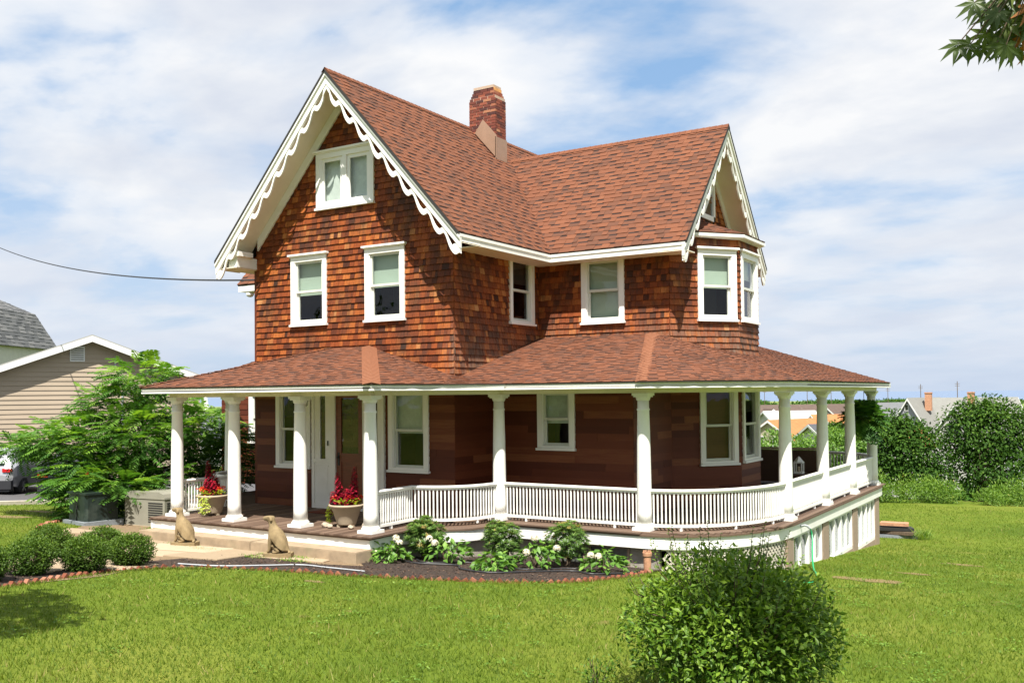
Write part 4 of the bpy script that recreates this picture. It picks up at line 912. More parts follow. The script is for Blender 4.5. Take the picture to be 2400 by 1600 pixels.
# hydrangeas with faded blooms
HY = [(-10.12, 12.32, .30, .34, [(-.22, -.05, .16), (.1, .0, .40), (.16, -.05, .33)], 'low drooping hydrangea beside the end of the concrete step'), (-9.45, 13.02, .38, .46, [(-.30, -.10, .42), (-.2, -.18, .36)], 'hydrangea with two white blooms left of the middle shrub'), (-8.22, 12.55, .30, .32, [], 'small hydrangea without blooms at the front of the bed'),
      (-7.98, 13.45, .36, .44, [(-.02, -.05, .50), (-.16, -.22, .30), (.34, -.05, .33)], 'hydrangea with three white blooms in the middle of the bed'), (-6.86, 13.68, .33, .40, [(-.22, -.14, .31), (-.10, -.18, .30)], 'hydrangea with two pinkish blooms in front of the basement window')]
for x, y, r, h, bl, lb in HY:
    t = thing('hydrangea', lb, 'plant', (x, y, H(x, y)), R(32), 'hydrangeas in the mulch bed')
    n = 150; a = ng.uniform(0, 6.28, n); rr = r*np.sqrt(ng.random(n)); zz = h*(.35+.6*(1-(rr/r)**2))*ng.uniform(.6, 1.1, n); p = np.stack([rr*np.cos(a), rr*np.sin(a), zz], 1)
    dr = np.stack([np.cos(a), np.sin(a), ng.normal(-.25, .3, n)], 1)+ng.normal(size=(n, 3))*.35; up = np.array([0, 0, 1.])+ng.normal(size=(n, 3))*.3
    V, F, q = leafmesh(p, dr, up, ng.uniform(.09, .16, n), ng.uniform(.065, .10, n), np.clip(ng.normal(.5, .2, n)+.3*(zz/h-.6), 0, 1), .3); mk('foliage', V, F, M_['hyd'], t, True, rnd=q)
    stems('stem', (0, 0, -.02), [(rg.uniform(-r, r)*.6, rg.uniform(-r, r)*.6, h*.7) for _ in range(10)], .008, .004, M_['twig'], t)
    for bx, by, bz in bl:
        n = 90; d = sph(n); d[:, 2] = np.abs(d[:, 2])*1.2-.25; p = np.array([bx, by, bz])+d*.062; V, F, q = leafmesh(p, np.cross(d, sph(n)), d, .034, .030, ng.random(n)); mk('bloom', V, F, M_['petal'], t, True, rnd=q)
# drip hoses on the mulch
M_['hose'] = basic('black_hose', (.025, .025, .028), .5, .2, 10); M_['greyhose'] = basic('grey_hose', (.36, .38, .40), .5, .1, 10); M_['greenhose'] = basic('green_hose', (.02, .33, .12), .4, .1, 10)
def hose(name, label, pts, r, mat, dz=.03):
    P = smooth(pts, 8); m = MB(); m.tube([(x, y, H(x, y)+r+dz) for x, y in P], r, 6); return tag(m.build(name, mat), label, 'hose')
hose('drip_hose', 'black drip hose looping across the mulch under the hydrangeas', [(-10.2, 12.6), (-9.6, 12.3), (-8.95, 12.55), (-8.6, 12.2), (-8.0, 12.15), (-7.6, 12.8), (-7.2, 13.3), (-6.8, 13.2), (-6.4, 13.9)], .014, M_['hose'])
hose('drip_hose', 'second black drip hose behind the hydrangeas by the porch', [(-9.9, 12.75), (-9.5, 12.5), (-9.1, 13.0), (-8.4, 13.1), (-7.9, 12.9), (-7.4, 13.6), (-6.9, 13.5)], .012, M_['hose'])
hose('garden_hose', 'thin grey hose along the front of the mulch bed', [(-11.9, 9.5), (-11.3, 9.75), (-10.9, 10.3), (-10.6, 10.75), (-10.1, 10.8), (-9.4, 10.85)], .012, M_['greyhose'])
# terracotta drain pipe
pp = MB(); pp.lathe([(.06, 0), (.062, .30), (.075, .305), (.078, .36), (.07, .365), (.055, .365), (.05, .30), (.05, .02)], (0, 0, 0), 14); t = thing('drain_pipe', 'short upright terracotta pipe beside the foundation', 'pipe', (-6.36, 14.25, H(-6.36, 14.25)-.02)); M_['terra'] = basic('terracotta', (.42, .22, .13), .9, .3, 14, .4); pp.build('pipe', M_['terra'], t, True)
m = MB()
for k in range(8): a = k*.785; m.box(.055*math.cos(a)-.012, .055*math.cos(a)+.012, .055*math.sin(a)-.012, .055*math.sin(a)+.012, .366, .39)
m.build('rim', M_['terra'], t, True)
# ---- cast stone dogs
def skin(name, verts, edges, rad, mat, parent, sub=2):
    bm = bmesh.new(); sl = bm.verts.layers.skin.verify(); bv = [bm.verts.new(v) for v in verts]
    for i, r in enumerate(rad): bv[i][sl].radius = r if isinstance(r, tuple) else (r, r)
    bv[0][sl].use_root = True
    for a, b in edges: bm.edges.new((bv[a], bv[b]))
    me = bpy.data.meshes.new(name); bm.to_mesh(me); bm.free(); me.materials.append(mat); o = link(bpy.data.objects.new(name, me)); attach(o, parent, True)
    o.modifiers.new('skin', 'SKIN').use_smooth_shade = True; s = o.modifiers.new('sub', 'SUBSURF'); s.levels = sub; s.render_levels = sub; return o
def dog(x, y, z, rz, label):
    t = thing('dog_statue', label, 'statue', (x, y, z), rz, 'pair of stone dogs by the porch')
    V = [(-.10, 0, .17), (-.03, 0, .30), (.06, 0, .42), (.085, 0, .505), (.10, 0, .57), (.125, 0, .64), (.20, 0, .635), (.255, 0, .62)]; Rr = [.115, .12, .108, .072, .058, .068, .044, .030]; E = [(i, i+1) for i in range(7)]
    def chain(root, pts, rs):
        p = root
        for q, r in zip(pts, rs): V.append(q); Rr.append(r); E.append((p, len(V)-1)); p = len(V)-1
    for s in (-1, 1):
        chain(2, [(.10, s*.065, .34), (.118, s*.066, .22), (.125, s*.066, .11), (.165, s*.066, .075)], [.048, .034, .028, .030])
        chain(0, [(-.07, s*.085, .19), (.035, s*.105, .17), (-.05, s*.11, .10), (.06, s*.11, .075)], [.082, .062, .040, .030])
        chain(5, [(.10, s*.062, .645), (.088, s*.075, .585)], [.026, (.022, .016)])
    chain(0, [(-.20, .03, .09), (-.22, .10, .075)], [.026, .018])
    skin('body', V, E, Rr, M_['statue'], t)
    b = MB(); b.prism([(-.24, -.10), (-.20, -.135), (.20, -.12), (.235, -.08), (.23, .09), (.18, .13), (-.18, .14), (-.245, .09)], (0, 0, 0), (1, 0, 0), (0, 1, 0), (0, 0, 1), .065); b.build('base', M_['statue'], t, True)
dz = R(180+20)
dog(-14.10, 11.40, H(-14.10, 11.4)+.04, dz, 'seated stone dog left of the step, in front of the leftmost column'); dog(-11.70, 11.34, H(-11.70, 11.34)+.04, dz+.12, 'seated stone dog on the flagstones between the middle porch columns')
# ---- planters
def planter(x, y, label, s, vine, rs):
    r_ = np.random.default_rng(rs); t = thing('planter', label, 'planter', (x, y, .0), 0, 'planters of red coleus on the porch')
    p = MB(); p.lathe([(.0, .04), (.165, .04), (.17, .06), (.185, .10), (.19, .12), (.25, .30), (.262, .31), (.265, .34), (.285, .345), (.315, .365), (.322, .385), (.31, .405), (.285, .40), (.275, .38), (.0, .375)], (0, 0, 0), 30); p.build('pot', M_['pot'], t, True, True)
    p = MB(); p.lathe([(.0, .385), (.15, .395), (.27, .385)], (0, 0, 0), 16); p.build('soil', M_['soil'], t, True)
    p = MB()
    for k in range(3): a = k*2.1; p.box(.13*math.cos(a)-.035, .13*math.cos(a)+.035, .13*math.sin(a)-.035, .13*math.sin(a)+.035, .001, .04)
    p.build('foot', M_['pot'], t, True)
    V, F, q = [], [], []; b = 0; st = MB()
    for (sx, sy, hh, lean) in s:                          # coleus stalks: pairs of broad leaves up a stem
        st.tube([(sx, sy, .38), (sx+lean*.5, sy, .38+hh*.5), (sx+lean, sy, .38+hh)], [.008, .007, .004], 5)
        nlev = int(hh/.026)
        for i in range(nlev):
            f = i/nlev; c = np.array([sx+lean*f, sy, .40+hh*f]); k = 5; a = i*1.57+r_.uniform(-.3, .3)+np.arange(k)*6.283/k; dr = np.stack([np.cos(a), np.sin(a), np.full(k, -.25)], 1)
            ln = (.115*(1-f)**.55+.03); v_, f_, r__ = leafmesh(np.repeat(c[None], k, 0), dr, np.repeat([[0, 0, 1.]], k, 0), r_.uniform(.8, 1.1, k)*ln, ln*.62, np.clip(r_.normal(.45, .22, k), 0, 1)); V.append(v_); F.append(f_+b); q.append(r__); b += len(v_)
    mk('coleus', np.vstack(V), np.vstack(F), M_['red'], t, True, rnd=np.concatenate(q)); st.build('stem', M_['red'], t, True)
    n = 150; a = r_.uniform(0, 6.28, n); rr = .24*np.sqrt(r_.random(n)); pz = .40+.09*r_.random(n); p_ = np.stack([rr*np.cos(a), rr*np.sin(a), pz], 1); V, F, q = leafmesh(p_, np.stack([np.cos(a), np.sin(a), r_.uniform(.1, .9, n)], 1), np.array([[0, 0, 1.]])+r_.normal(size=(n, 3))*.4, .065, .04, r_.random(n)); mk('lime_foliage', V, F, M_['lime'], t, True, rnd=q)
    n = 130; cl = r_.uniform(-.22, .22, (9, 2)); ci = r_.integers(0, 9, n); p_ = np.concatenate([cl[ci]+r_.normal(size=(n, 2))*.028, (.50+.05*r_.random(n))[:, None]], 1); V, F, q = leafmesh(p_, r_.normal(size=(n, 3)), r_.normal(size=(n, 3)), .038, .034, r_.random(n)); tag(mk('flowers', V, F, M_['redflower'], t, True, rnd=q), kind='stuff')
    n = 130; a = vine+r_.normal(0, .20, n); f = r_.random(n); p_ = np.stack([(.30+.045*np.sin(f*3))*np.cos(a), (.30+.045*np.sin(f*3))*np.sin(a), .41-.34*f], 1)+r_.normal(size=(n, 3))*.012; V, F, q = leafmesh(p_, np.stack([np.cos(a), np.sin(a), -1.2*np.ones(n)], 1)+r_.normal(size=(n, 3))*.4, np.stack([np.cos(a), np.sin(a), .3*np.ones(n)], 1), .04, .03, r_.random(n)); mk('trailing_vine', V, F, M_['lime'], t, True, rnd=q)
planter(-15.02, 12.82, 'beige planter with red coleus by the leftmost column', [(-.12, .02, .68, -.04), (-.02, .05, .50, .0), (.05, -.05, .30, .04), (-.08, -.08, .30, -.03), (.02, .1, .35, 0)], R(-75), 5)
planter(-11.50, 12.80, 'beige planter with two tall red coleus spikes beside the front door', [(-.13, -.04, .58, -.05), (.12, .06, .68, .02), (.0, .0, .30, .0), (-.16, -.12, .25, -.06), (.10, -.08, .30, .03)], R(200), 6)
# stones by the planter
M_['rock'] = basic('pale_stone', (.40, .33, .25), .9, .25, 20, .4)
for x, y, s, lb in ((-11.78, 12.55, .075, 'rough pale stone left of the right planter'), (-11.62, 12.50, .06, 'smaller stone in front of the right planter'), (-11.22, 12.60, .055, 'pale round stone right of the planter by the door'), (-11.02, 12.75, .08, 'tan shell shaped stone between planter and column')):
    v = sph(60)*s*np.array([1, .8, .75]); v *= ng.uniform(.8, 1.15, (60, 1)); v[:, 2] = np.maximum(v[:, 2], -s*.5)
    bm = bmesh.new(); [bm.verts.new(q) for q in v]; bmesh.ops.convex_hull(bm, input=bm.verts); me = bpy.data.meshes.new('stone'); bm.to_mesh(me); bm.free(); me.materials.append(M_['rock']); o = link(bpy.data.objects.new('stone', me)); o.location = (x, y, s*.5+.003); tag(o, lb, 'stone', 'stones beside the planter')
# ------------------------------------------------------------------ larger plants
# foreground privet
bx_, by_ = -2.52, 7.15
t = thing('privet_bush', 'big leafy privet bush in the right foreground of the lawn', 'bush', (bx_, by_, H(bx_, by_)))
pb = [(0, 0, .56, .80, .80, .56), (-.10, .05, .74, .58, .58, .40), (.22, .1, .64, .56, .56, .46), (.05, -.25, .46, .70, .6, .46), (-.45, -.1, .48, .40, .4, .42), (.5, .1, .42, .36, .4, .40)]
p, d = blob(pb, 15000, .6, 44); k = p[:, 2] > .06; p, d = p[k], d[k]; n_l = len(p)
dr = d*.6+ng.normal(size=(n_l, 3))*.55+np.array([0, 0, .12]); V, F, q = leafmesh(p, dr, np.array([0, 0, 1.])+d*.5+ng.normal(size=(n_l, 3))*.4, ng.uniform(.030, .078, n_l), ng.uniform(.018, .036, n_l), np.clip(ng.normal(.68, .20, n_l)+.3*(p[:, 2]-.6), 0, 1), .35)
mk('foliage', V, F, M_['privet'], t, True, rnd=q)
V, F, Q, b = [], [], [], 0; sm = MB()
for i in range(46):                                    # upright shoots that break the outline
    dd = sph(1)[0]; dd[2] = abs(dd[2])*.9+.05; dd /= np.linalg.norm(dd); o_ = np.array([0, 0, .55])+dd*np.array([.78, .78, .56]); e_ = o_+(dd*.5+np.array([0, 0, .7]))*rg.uniform(.10, .24)
    sm.tube([o_-dd*.3, o_, e_], [.005, .004, .0015], 4); nl = 12; fr = np.linspace(0, 1, nl); pp_ = o_+np.outer(fr, e_-o_); a = np.arange(nl)*2.4; drr = np.stack([np.cos(a), np.sin(a), np.full(nl, .5)], 1)
    v_, f_, r__ = leafmesh(pp_, drr, np.repeat([[0, 0, 1.]], nl, 0), np.linspace(.055, .03, nl), .022, np.clip(ng.normal(.7, .15, nl), 0, 1), .3); V.append(v_); F.append(f_+b); Q.append(r__); b += len(v_)
tag(mk('shoots', np.vstack(V), np.vstack(F), M_['privet'], t, True, rnd=np.concatenate(Q)), kind='stuff')
for i in range(40):
    e_ = np.array([rg.uniform(-.55, .55), rg.uniform(-.5, .5), rg.uniform(.45, .9)]); sm.tube([(rg.uniform(-.12, .12), rg.uniform(-.12, .12), -.03), e_*np.array([.5, .5, .5]), e_], [.011, .008, .003], 5)
sm.build('stem', M_['twig'], t, True)
# a few weeds in front of it
t = thing('weed_tuft', 'thin leafy weeds on the lawn left of the privet bush', 'weed', (-3.45, 6.75, H(-3.45, 6.75)))
foliage('foliage', [(0, 0, .10, .16, .14, .13), (.1, .05, .16, .08, .08, .12)], 160, .04, .018, M_['privet'], t, .7, 0, -.4); stems('stem', (0, 0, 0), [(rg.uniform(-.12, .12), rg.uniform(-.12, .12), .22) for _ in range(6)], .004, .002, M_['twig'], t)
# mimosa: feathery fronds on spreading branches
mx, my = -20.35, 15.25
t = thing('mimosa_tree', 'feathery mimosa tree left of the porch, hiding the parked cars', 'tree', (mx, my, H(mx, my)))
def fronds(org, dirs, ln, rnd):
    V, F, Q, b = [], [], [], 0; npn = 9
    for o_, dv, l, r in zip(org, dirs, ln, rnd):
        dv = dv/np.linalg.norm(dv); s = np.cross(dv, (0, 0, 1)); s /= np.linalg.norm(s)+1e-9; u_ = np.cross(s, dv); f = np.linspace(.12, 1, npn); c = o_+np.outer(f*l, dv)-np.outer(f**2*l*.28, (0, 0, 1.))
        pl = l*.42*np.sin(.35+f*2.3); P_ = np.repeat(c, 2, 0); sg = np.tile([1, -1], npn); D_ = np.outer(sg, s)+dv*.55+ng.normal(size=(2*npn, 3))*.08-np.array([0, 0, .22]); v_, f_, q_ = leafmesh(P_, D_, np.repeat([u_], 2*npn, 0), np.repeat(pl, 2), l*.10, np.full(2*npn, r), .1)
        V.append(v_); F.append(f_+b); Q.append(q_); b += len(v_)
    return np.vstack(V), np.vstack(F), np.concatenate(Q)
br_ = MB(); br_.tube([(0, 0, -.05), (.05, .02, .5), (.0, .1, 1.1), (-.05, .1, 1.5)], [.11, .095, .08, .07], 8); br_.build('trunk', M_['bark'], t, True)
lm = MB(); org, dirs, lns, rn = [], [], [], []
RTv = np.array([RT[0], RT[1], 0]); FWv = np.array([FW[0], FW[1], 0])
for (la, de, zz, w, hh, nfr) in ((-.1, 0, 3.45, .8, .55, 110), (-.75, .1, 2.75, .95, .5, 130), (.55, .2, 2.7, .8, .4, 80), (-1.5, -.2, 1.95, 1.15, .6, 190), (-2.45, -.1, 1.95, 1.0, .32, 110), (-3.2, .1, 1.75, .6, .25, 50), (0, -.5, 2.05, 1.2, .6, 220), (1.2, .1, 2.1, 1.0, .6, 180), (1.95, .2, 1.75, .75, .6, 120), (-.7, -.7, 1.15, 1.2, .5, 190), (-1.5, -.5, .85, .7, .3, 50), (.7, -.6, 1.0, 1.0, .5, 120), (-.55, -1.0, .42, .6, .3, 60), (1.75, .6, 1.1, .7, .5, 90), (-.2, -1.5, 1.0, .8, .35, 90), (.35, -1.6, .95, .6, .3, 60), (-.8, -1.3, .55, .6, .35, 70)):
    c = RTv*la+FWv*de+np.array([0, 0, zz]); lm.tube([(0, .05, 1.0+.2*rg.random()), c*.5+np.array([0, 0, .5]), c-np.array([0, 0, .15])], [.05, .03, .012], 6)
    for i in range(int(nfr*1.6)):
        dd = sph(1)[0]; o_ = c+dd*np.array([w, w, hh])*rg.random()**.4; out_ = np.array([dd[0], dd[1], .12+.25*dd[2]])+RTv*.18*np.sign(la)+ng.normal(size=3)*.25
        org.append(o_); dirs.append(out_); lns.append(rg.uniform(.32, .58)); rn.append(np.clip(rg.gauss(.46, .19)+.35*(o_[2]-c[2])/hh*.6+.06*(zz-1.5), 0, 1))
V, F, Q = fronds(org, dirs, lns, rn); mk('crown', V, F, M_['mimosa'], t, True, rnd=Q); lm.build('limb', M_['bark'], t, True)
# trees and brush behind the lawn
def tree(name, label, x, y, blobs, n, ln, wd, mat, trunk=.12, group=None, clump=26, zb=None, limbs=8):
    z0 = H(x, y); t = thing(name, label, 'tree', (x, y, z0), 0, group)
    top = max(b[2] for b in blobs); m = MB(); m.tube([(0, 0, -.3), (.05, 0, top*.35), (-.04, .05, top*.8)], [trunk, trunk*.75, trunk*.35], 7); m.build('trunk', M_['bark'], t, True)
    m = MB()
    for i in range(limbs):
        b = blobs[i % len(blobs)]; e = np.array(b[:3])+sph(1)[0]*np.array(b[3:])*.6; m.tube([(0, 0, top*rg.uniform(.15, .45)), (e*.5)+np.array([0, 0, top*.1]), e], [trunk*.45, trunk*.25, trunk*.08], 5)
    m.build('limb', M_['bark'], t, True)
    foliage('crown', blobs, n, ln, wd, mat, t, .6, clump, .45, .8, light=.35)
def BL(lst): return [tuple(RTv*a+FWv*d_)[:2]+(z, r, r, rz) for a, d_, z, r, rz in lst]
tree('broadleaf_tree', 'tallest dark green tree at the right edge behind the lawn', -4.4, 42.4, BL([(0, 0, 2.6, 1.5, 1.6), (.9, .3, 2.9, 1.3, 1.3), (-.7, 0, 2.9, 1.0, 1.15), (-.2, 0, 3.55, .8, .75), (.55, 0, 3.65, .7, .65), (1.8, 0, 2.4, 1.3, 1.5), (.3, -.6, 1.3, 1.7, 1.0), (2.6, 0, 2.9, 1.2, 1.2)]), 15000, .15, .085, M_['tree'], .14, 'trees behind the lawn', 40)
tree('broadleaf_tree', 'broad dark green tree left of the tallest one behind the brush', -7.1, 40.9, BL([(0, 0, 2.0, 1.4, 1.3), (-.9, 0, 2.2, 1.0, 1.1), (-.3, 0, 2.9, .8, .75), (.8, -.2, 1.8, 1.2, 1.2), (.5, -.6, .9, 1.4, .8), (-1.3, -.3, 1.1, .9, .8), (.2, .2, 2.6, 1.1, .8)]), 13000, .15, .085, M_['tree'], .13, 'trees behind the lawn', 40)
tree('locust_tree', 'light green feathery tree behind the right porch corner', -8.8, 39.6, BL([(0, 0, 1.6, .9, 1.1), (.4, 0, 2.3, .9, .55), (-.5, .1, 2.2, .8, .7), (-.3, 0, .7, 1.0, .8), (.9, 0, 2.7, .7, .35)]), 7000, .13, .05, M_['treelight'], .09, 'trees behind the lawn', 30)
tree('sumac_bush', 'pale green leafy bush seen through the porch columns, nearest the bay', -13.2, 41.0, BL([(0, 0, 1.4, 1.1, 1.1), (.9, 0, 1.7, 1.0, 1.1), (-1.0, 0, 1.2, 1.1, 1.0), (1.9, 0, 1.5, .9, 1.0)]), 8000, .14, .07, M_['treelight'], .07, 'bushes beyond the porch', 30)
tree('sumac_bush', 'pale green leafy bush between the second and third right columns', -10.6, 40.5, BL([(0, 0, 1.5, 1.0, 1.2), (.8, 0, 1.9, .8, .9), (-.8, 0, 1.2, 1.0, 1.0), (1.5, 0, 1.3, .9, 1.0)]), 7000, .14, .07, M_['treelight'], .07, 'bushes beyond the porch', 30)
tree('round_tree', 'dark round tree among the far roofs seen between porch columns', -15.3, 66.0, BL([(0, 0, 4.2, 1.6, 1.9), (.7, 0, 5.0, 1.2, 1.2), (-.5, 0, 5.2, 1.0, 1.0)]), 5000, .22, .14, M_['tree'], .16, 'trees behind the lawn', 30)
tree('small_tree', 'dark small tree in front of the beige far house', -19.6, 52.0, BL([(0, 0, 2.6, 1.1, 1.6), (.8, 0, 2.0, .9, 1.0)]), 4500, .16, .09, M_['tree'], .1, 'trees behind the lawn', 26)
bru = []; wq = []
for i in range(46):
    la = rg.uniform(-2.0, 9.0); c = np.array([-6.9, 36.1, 0])+RTv*(la)+FWv*rg.uniform(-.25, 1.6); hh = rg.uniform(.35, .75); bru.append((c[0], c[1], H(c[0], c[1])+hh*.7, .6, .6, hh))
t = foliage('brush', bru, 22000, .13, .032, M_['weed'], None, .7, 60, -.35, .9, False); tag(t, 'bright green brush and weeds along the far edge of the lawn', 'brush', kind='stuff')
bru = []
for i in range(60):
    la = rg.uniform(-13.0, -1.5); c = np.array([-6.9, 37.5, 0])+RTv*la+FWv*rg.uniform(-.5, 2.5); hh = rg.uniform(.5, .95); bru.append((c[0], c[1], H(c[0], c[1])+hh*.7, .8, .8, hh))
t = foliage('thicket', bru, 16000, .14, .06, M_['tree'], None, .7, 60, .1, .9, False); tag(t, 'green thicket below the back porch railing', 'thicket', kind='stuff')
# far wood along the shore
bru = []
for i in range(150):
    D = rg.uniform(260, 1250); la = rg.uniform(-.50, .56)*D; c = FWv*D+RTv*la; s_ = D/300; bru.append((c[0], c[1], H(c[0], c[1])+1.0, 6*s_, 4*s_, rg.uniform(1.2, 2.6)))
t = foliage('far_wood', bru, 30000, 2.6, 1.6, M_['tree'], None, .9, 0, .2, 1.0, False); tag(t, 'low dark trees along the far shore below the sea', 'wood', kind='stuff')
bru = []
for i in range(70):
    D = rg.uniform(70, 240); la = rg.uniform(.10, .56)*D; c = FWv*D+RTv*la; bru.append((c[0], c[1], H(c[0], c[1])+1.6, rg.uniform(1.5, 3), rg.uniform(1.5, 3), rg.uniform(1.5, 2.6)))
t = foliage('town_trees', bru, 22000, .55, .35, M_['tree'], None, .8, 0, .3, 1.0, False); tag(t, 'scattered green treetops among the far houses', 'trees', kind='stuff')
# maple: the branch tip hangs into the picture, the rest stands beside and above the camera
tx, ty = 2.6, 2.2
t = thing('maple_tree', 'maple branch with pointed leaves hanging in at the top right corner', 'tree', (tx, ty, H(tx, ty)))
tb = MB(); tb.tube([(0, 0, -.2), (.05, .1, 1.6), (-.1, .2, 3.2), (-.5, .4, 4.8), (-1.4, .9, 6.2)], [.17, .14, .11, .08, .04], 9); tb.build('trunk', M_['bark'], t, True)
def mapleleaf(c, dr, nrm, s):
    dr = dr/np.linalg.norm(dr); sd_ = np.cross(nrm, dr); sd_ /= np.linalg.norm(sd_); nrm = np.cross(dr, sd_); V = [c]; F = []
    for a, l in ((-2.05, .48), (-1.25, .78), (-.6, .95), (0, 1.0), (.6, .95), (1.25, .78), (2.05, .48)):
        e = dr*math.cos(a)+sd_*math.sin(a); w = np.cross(nrm, e); b = len(V)
        V += [c+e*l*s*.42+w*s*.115, c+e*l*s-nrm*s*.10*l, c+e*l*s*.42-w*s*.115, c+e*l*s*.5-nrm*s*.03]; F += [(0, b+2, b+3), (0, b+3, b), (b, b+3, b+1), (b+3, b+2, b+1)]
    return V, F
V, F, Q = [], [], []; lb = MB(); cen = np.array([tx, ty, H(tx, ty)])
tipc = [np.array(q) for q in ((-.395, 3.97, 3.78), (-.33, 4.0, 3.73), (-.29, 4.03, 3.70), (-.24, 4.06, 3.66), (-.36, 3.99, 3.66), (-.41, 3.955, 3.62), (-.325, 4.0, 3.62), (-.27, 4.04, 3.60), (-.22, 4.06, 3.75), (-.30, 4.02, 3.80), (-.25, 4.05, 3.82), (-.18, 4.08, 3.70), (-.28, 4.1, 3.75), (-.33, 4.05, 3.78), (-.20, 4.1, 3.62), (-.15, 4.12, 3.78), (-.24, 4.12, 3.70), (-.3, 4.06, 3.66))]
root = np.array([tx-.5, ty+.4, 4.6]); hub = np.array([-.15, 4.08, 3.95]); lb.tube([root-cen, (root+hub)/2-cen+np.array([0, 0, .35]), hub-cen], [.03, .018, .008], 6)
def addleaf(c, dr, nr, s, r):
    v, f = mapleleaf(c, dr, nr, s); b = len(V); V.extend(v); F.extend([tuple(i+b for i in q) for q in f]); Q.extend([r]*len(f))
tipc += [c+np.array([rg.uniform(-.05, .05), rg.uniform(-.05, .05), rg.uniform(-.05, .07)]) for c in tipc[1:]]
for i, c in enumerate(tipc):
    lb.tube([hub-cen, (hub+c)/2-cen+np.array([0, 0, .03]), c-cen], [.005, .004, .002], 4); dr = np.array([rg.uniform(-.5, .3), rg.uniform(-.3, .3), -1.0])-RTv*.55
    addleaf(c-cen, dr, -FWv*.8+np.array([rg.uniform(-.5, .5), rg.uniform(-.4, .4), rg.uniform(.1, .9)]), rg.uniform(.075, .105), np.clip(rg.gauss(.45, .2), 0, 1) if i % 11 != 3 else .97)
for (ax, ay, az, rr, nn) in ((-1.05, 4.75, 6.6, .62, 700), (-.5, 4.1, 6.3, .6, 350), (.9, 3.4, 5.6, .9, 600), (2.2, 3.0, 5.0, 1.2, 700)):
    cc = np.array([ax, ay, az]); lb.tube([root-cen, (root+cc)/2-cen+np.array([0, 0, .5]), cc-cen], [.05, .035, .015], 6)
    for i in range(nn):
        c = cc+sph(1)[0]*rr*rg.random()**.4*np.array([1, 1, .6]); addleaf(c-cen, sph(1)[0]-np.array([0, 0, .6]), np.array([0, 0, 1.])+sph(1)[0]*.5, rg.uniform(.09, .14), rg.random())
mk('crown', V, F, M_['maple'], t, True, rnd=Q); lb.build('limb', M_['bark'], t, True)
# a street tree out of the frame whose shadow falls across the left lawn
tree('street_tree', 'tree outside the left of the frame shading the lawn corner', -8.6, 1.9, BL([(0, 0, 4.6, 1.3, .9), (.9, .2, 5.0, 1.0, .8), (-.9, .4, 4.7, 1.2, .9), (.3, 1.0, 5.2, .9, .7)]), 5000, .16, .10, M_['tree'], .14, None, 26)
# ------------------------------------------------------------------ utility boxes left of the porch
M_['cabinet'] = basic('green_cabinet', (.014, .024, .021), .45, .2, 3, 0, ((.10, .12, .10), .5)); M_['pad'] = basic('grey_pad', (.20, .22, .24), .9, .15, 9, .3); M_['gen'] = basic('generator_shell', (.25, .24, .195), .5, .08, 3, 0, ((.22, .21, .16), .4)); M_['vent'] = basic('vent_dark', (.02, .02, .02), .7, .2, 5)
ux, uy = -19.5, 13.25; ang = R(-8)
cabsc = .82
t = thing('utility_cabinet', 'dark green utility transformer cabinet on a grey pad under the mimosa', 'utility box', (ux, uy, H(ux, uy)), ang)
m = MB(); m.box(-.62, .62, -.55, .55, -.1, .14); m.build('pad', M_['pad'], t, True)
m = MB(); m.prism([(-.52, -.40), (-.44, -.46), (.44, -.46), (.52, -.40), (.52, .44), (-.52, .44)], (0, 0, .141), (1, 0, 0), (0, 1, 0), (0, 0, 1), .72); m.prism([(-.55, -.48), (.55, -.48), (.55, .47), (-.55, .47)], (0, 0, .861), (1, 0, 0), (0, 1, 0), (0, 0, 1), .05); m.build('shell', M_['cabinet'], t, True)
t.scale = (cabsc,)*3
m = MB(); m.box(-.012, .012, -.475, -.461, .16, .86); m.box(.02, .05, -.49, -.461, .45, .55); m.build('door_seam', M_['vent'], t, True)
gx_, gy_ = -18.35, 14.05
t = thing('generator', 'beige standby generator with rounded lid beside the porch', 'generator', (gx_, gy_, H(gx_, gy_)), R(5))
m = MB(); prof = [(-.62, 0), (.62, 0), (.62, .62), (.58, .70), (.45, .745), (-.45, .745), (-.58, .70), (-.62, .62)]; m.prism(prof, (0, -.33, .05), (1, 0, 0), (0, 0, 1), (0, 1, 0), .66); m.build('shell', M_['gen'], t, True)
m = MB(); m.box(-.66, .66, -.37, .37, -.15, .05); m.build('pad', M_['concrete'], t, True)
m = MB(); m.prism([(-.632, .60), (.632, .60), (.628, .635), (.59, .715), (.455, .76), (-.455, .76), (-.59, .715), (-.628, .635)], (0, -.345, .05), (1, 0, 0), (0, 0, 1), (0, 1, 0), .69); m.build('lid', M_['gen'], t, True)
for sx, nrm in (('f', 0), ('r', 1)):
    for k in range(9):
        m = MB(); z = .13+k*.052
        if sx == 'f':
            m.box(.12, .56, -.337, -.329, z, z+.026)
        else: m.box(.614, .626, -.26, .26, z, z+.026)
        m.build('louvre', M_['vent'], t, True)
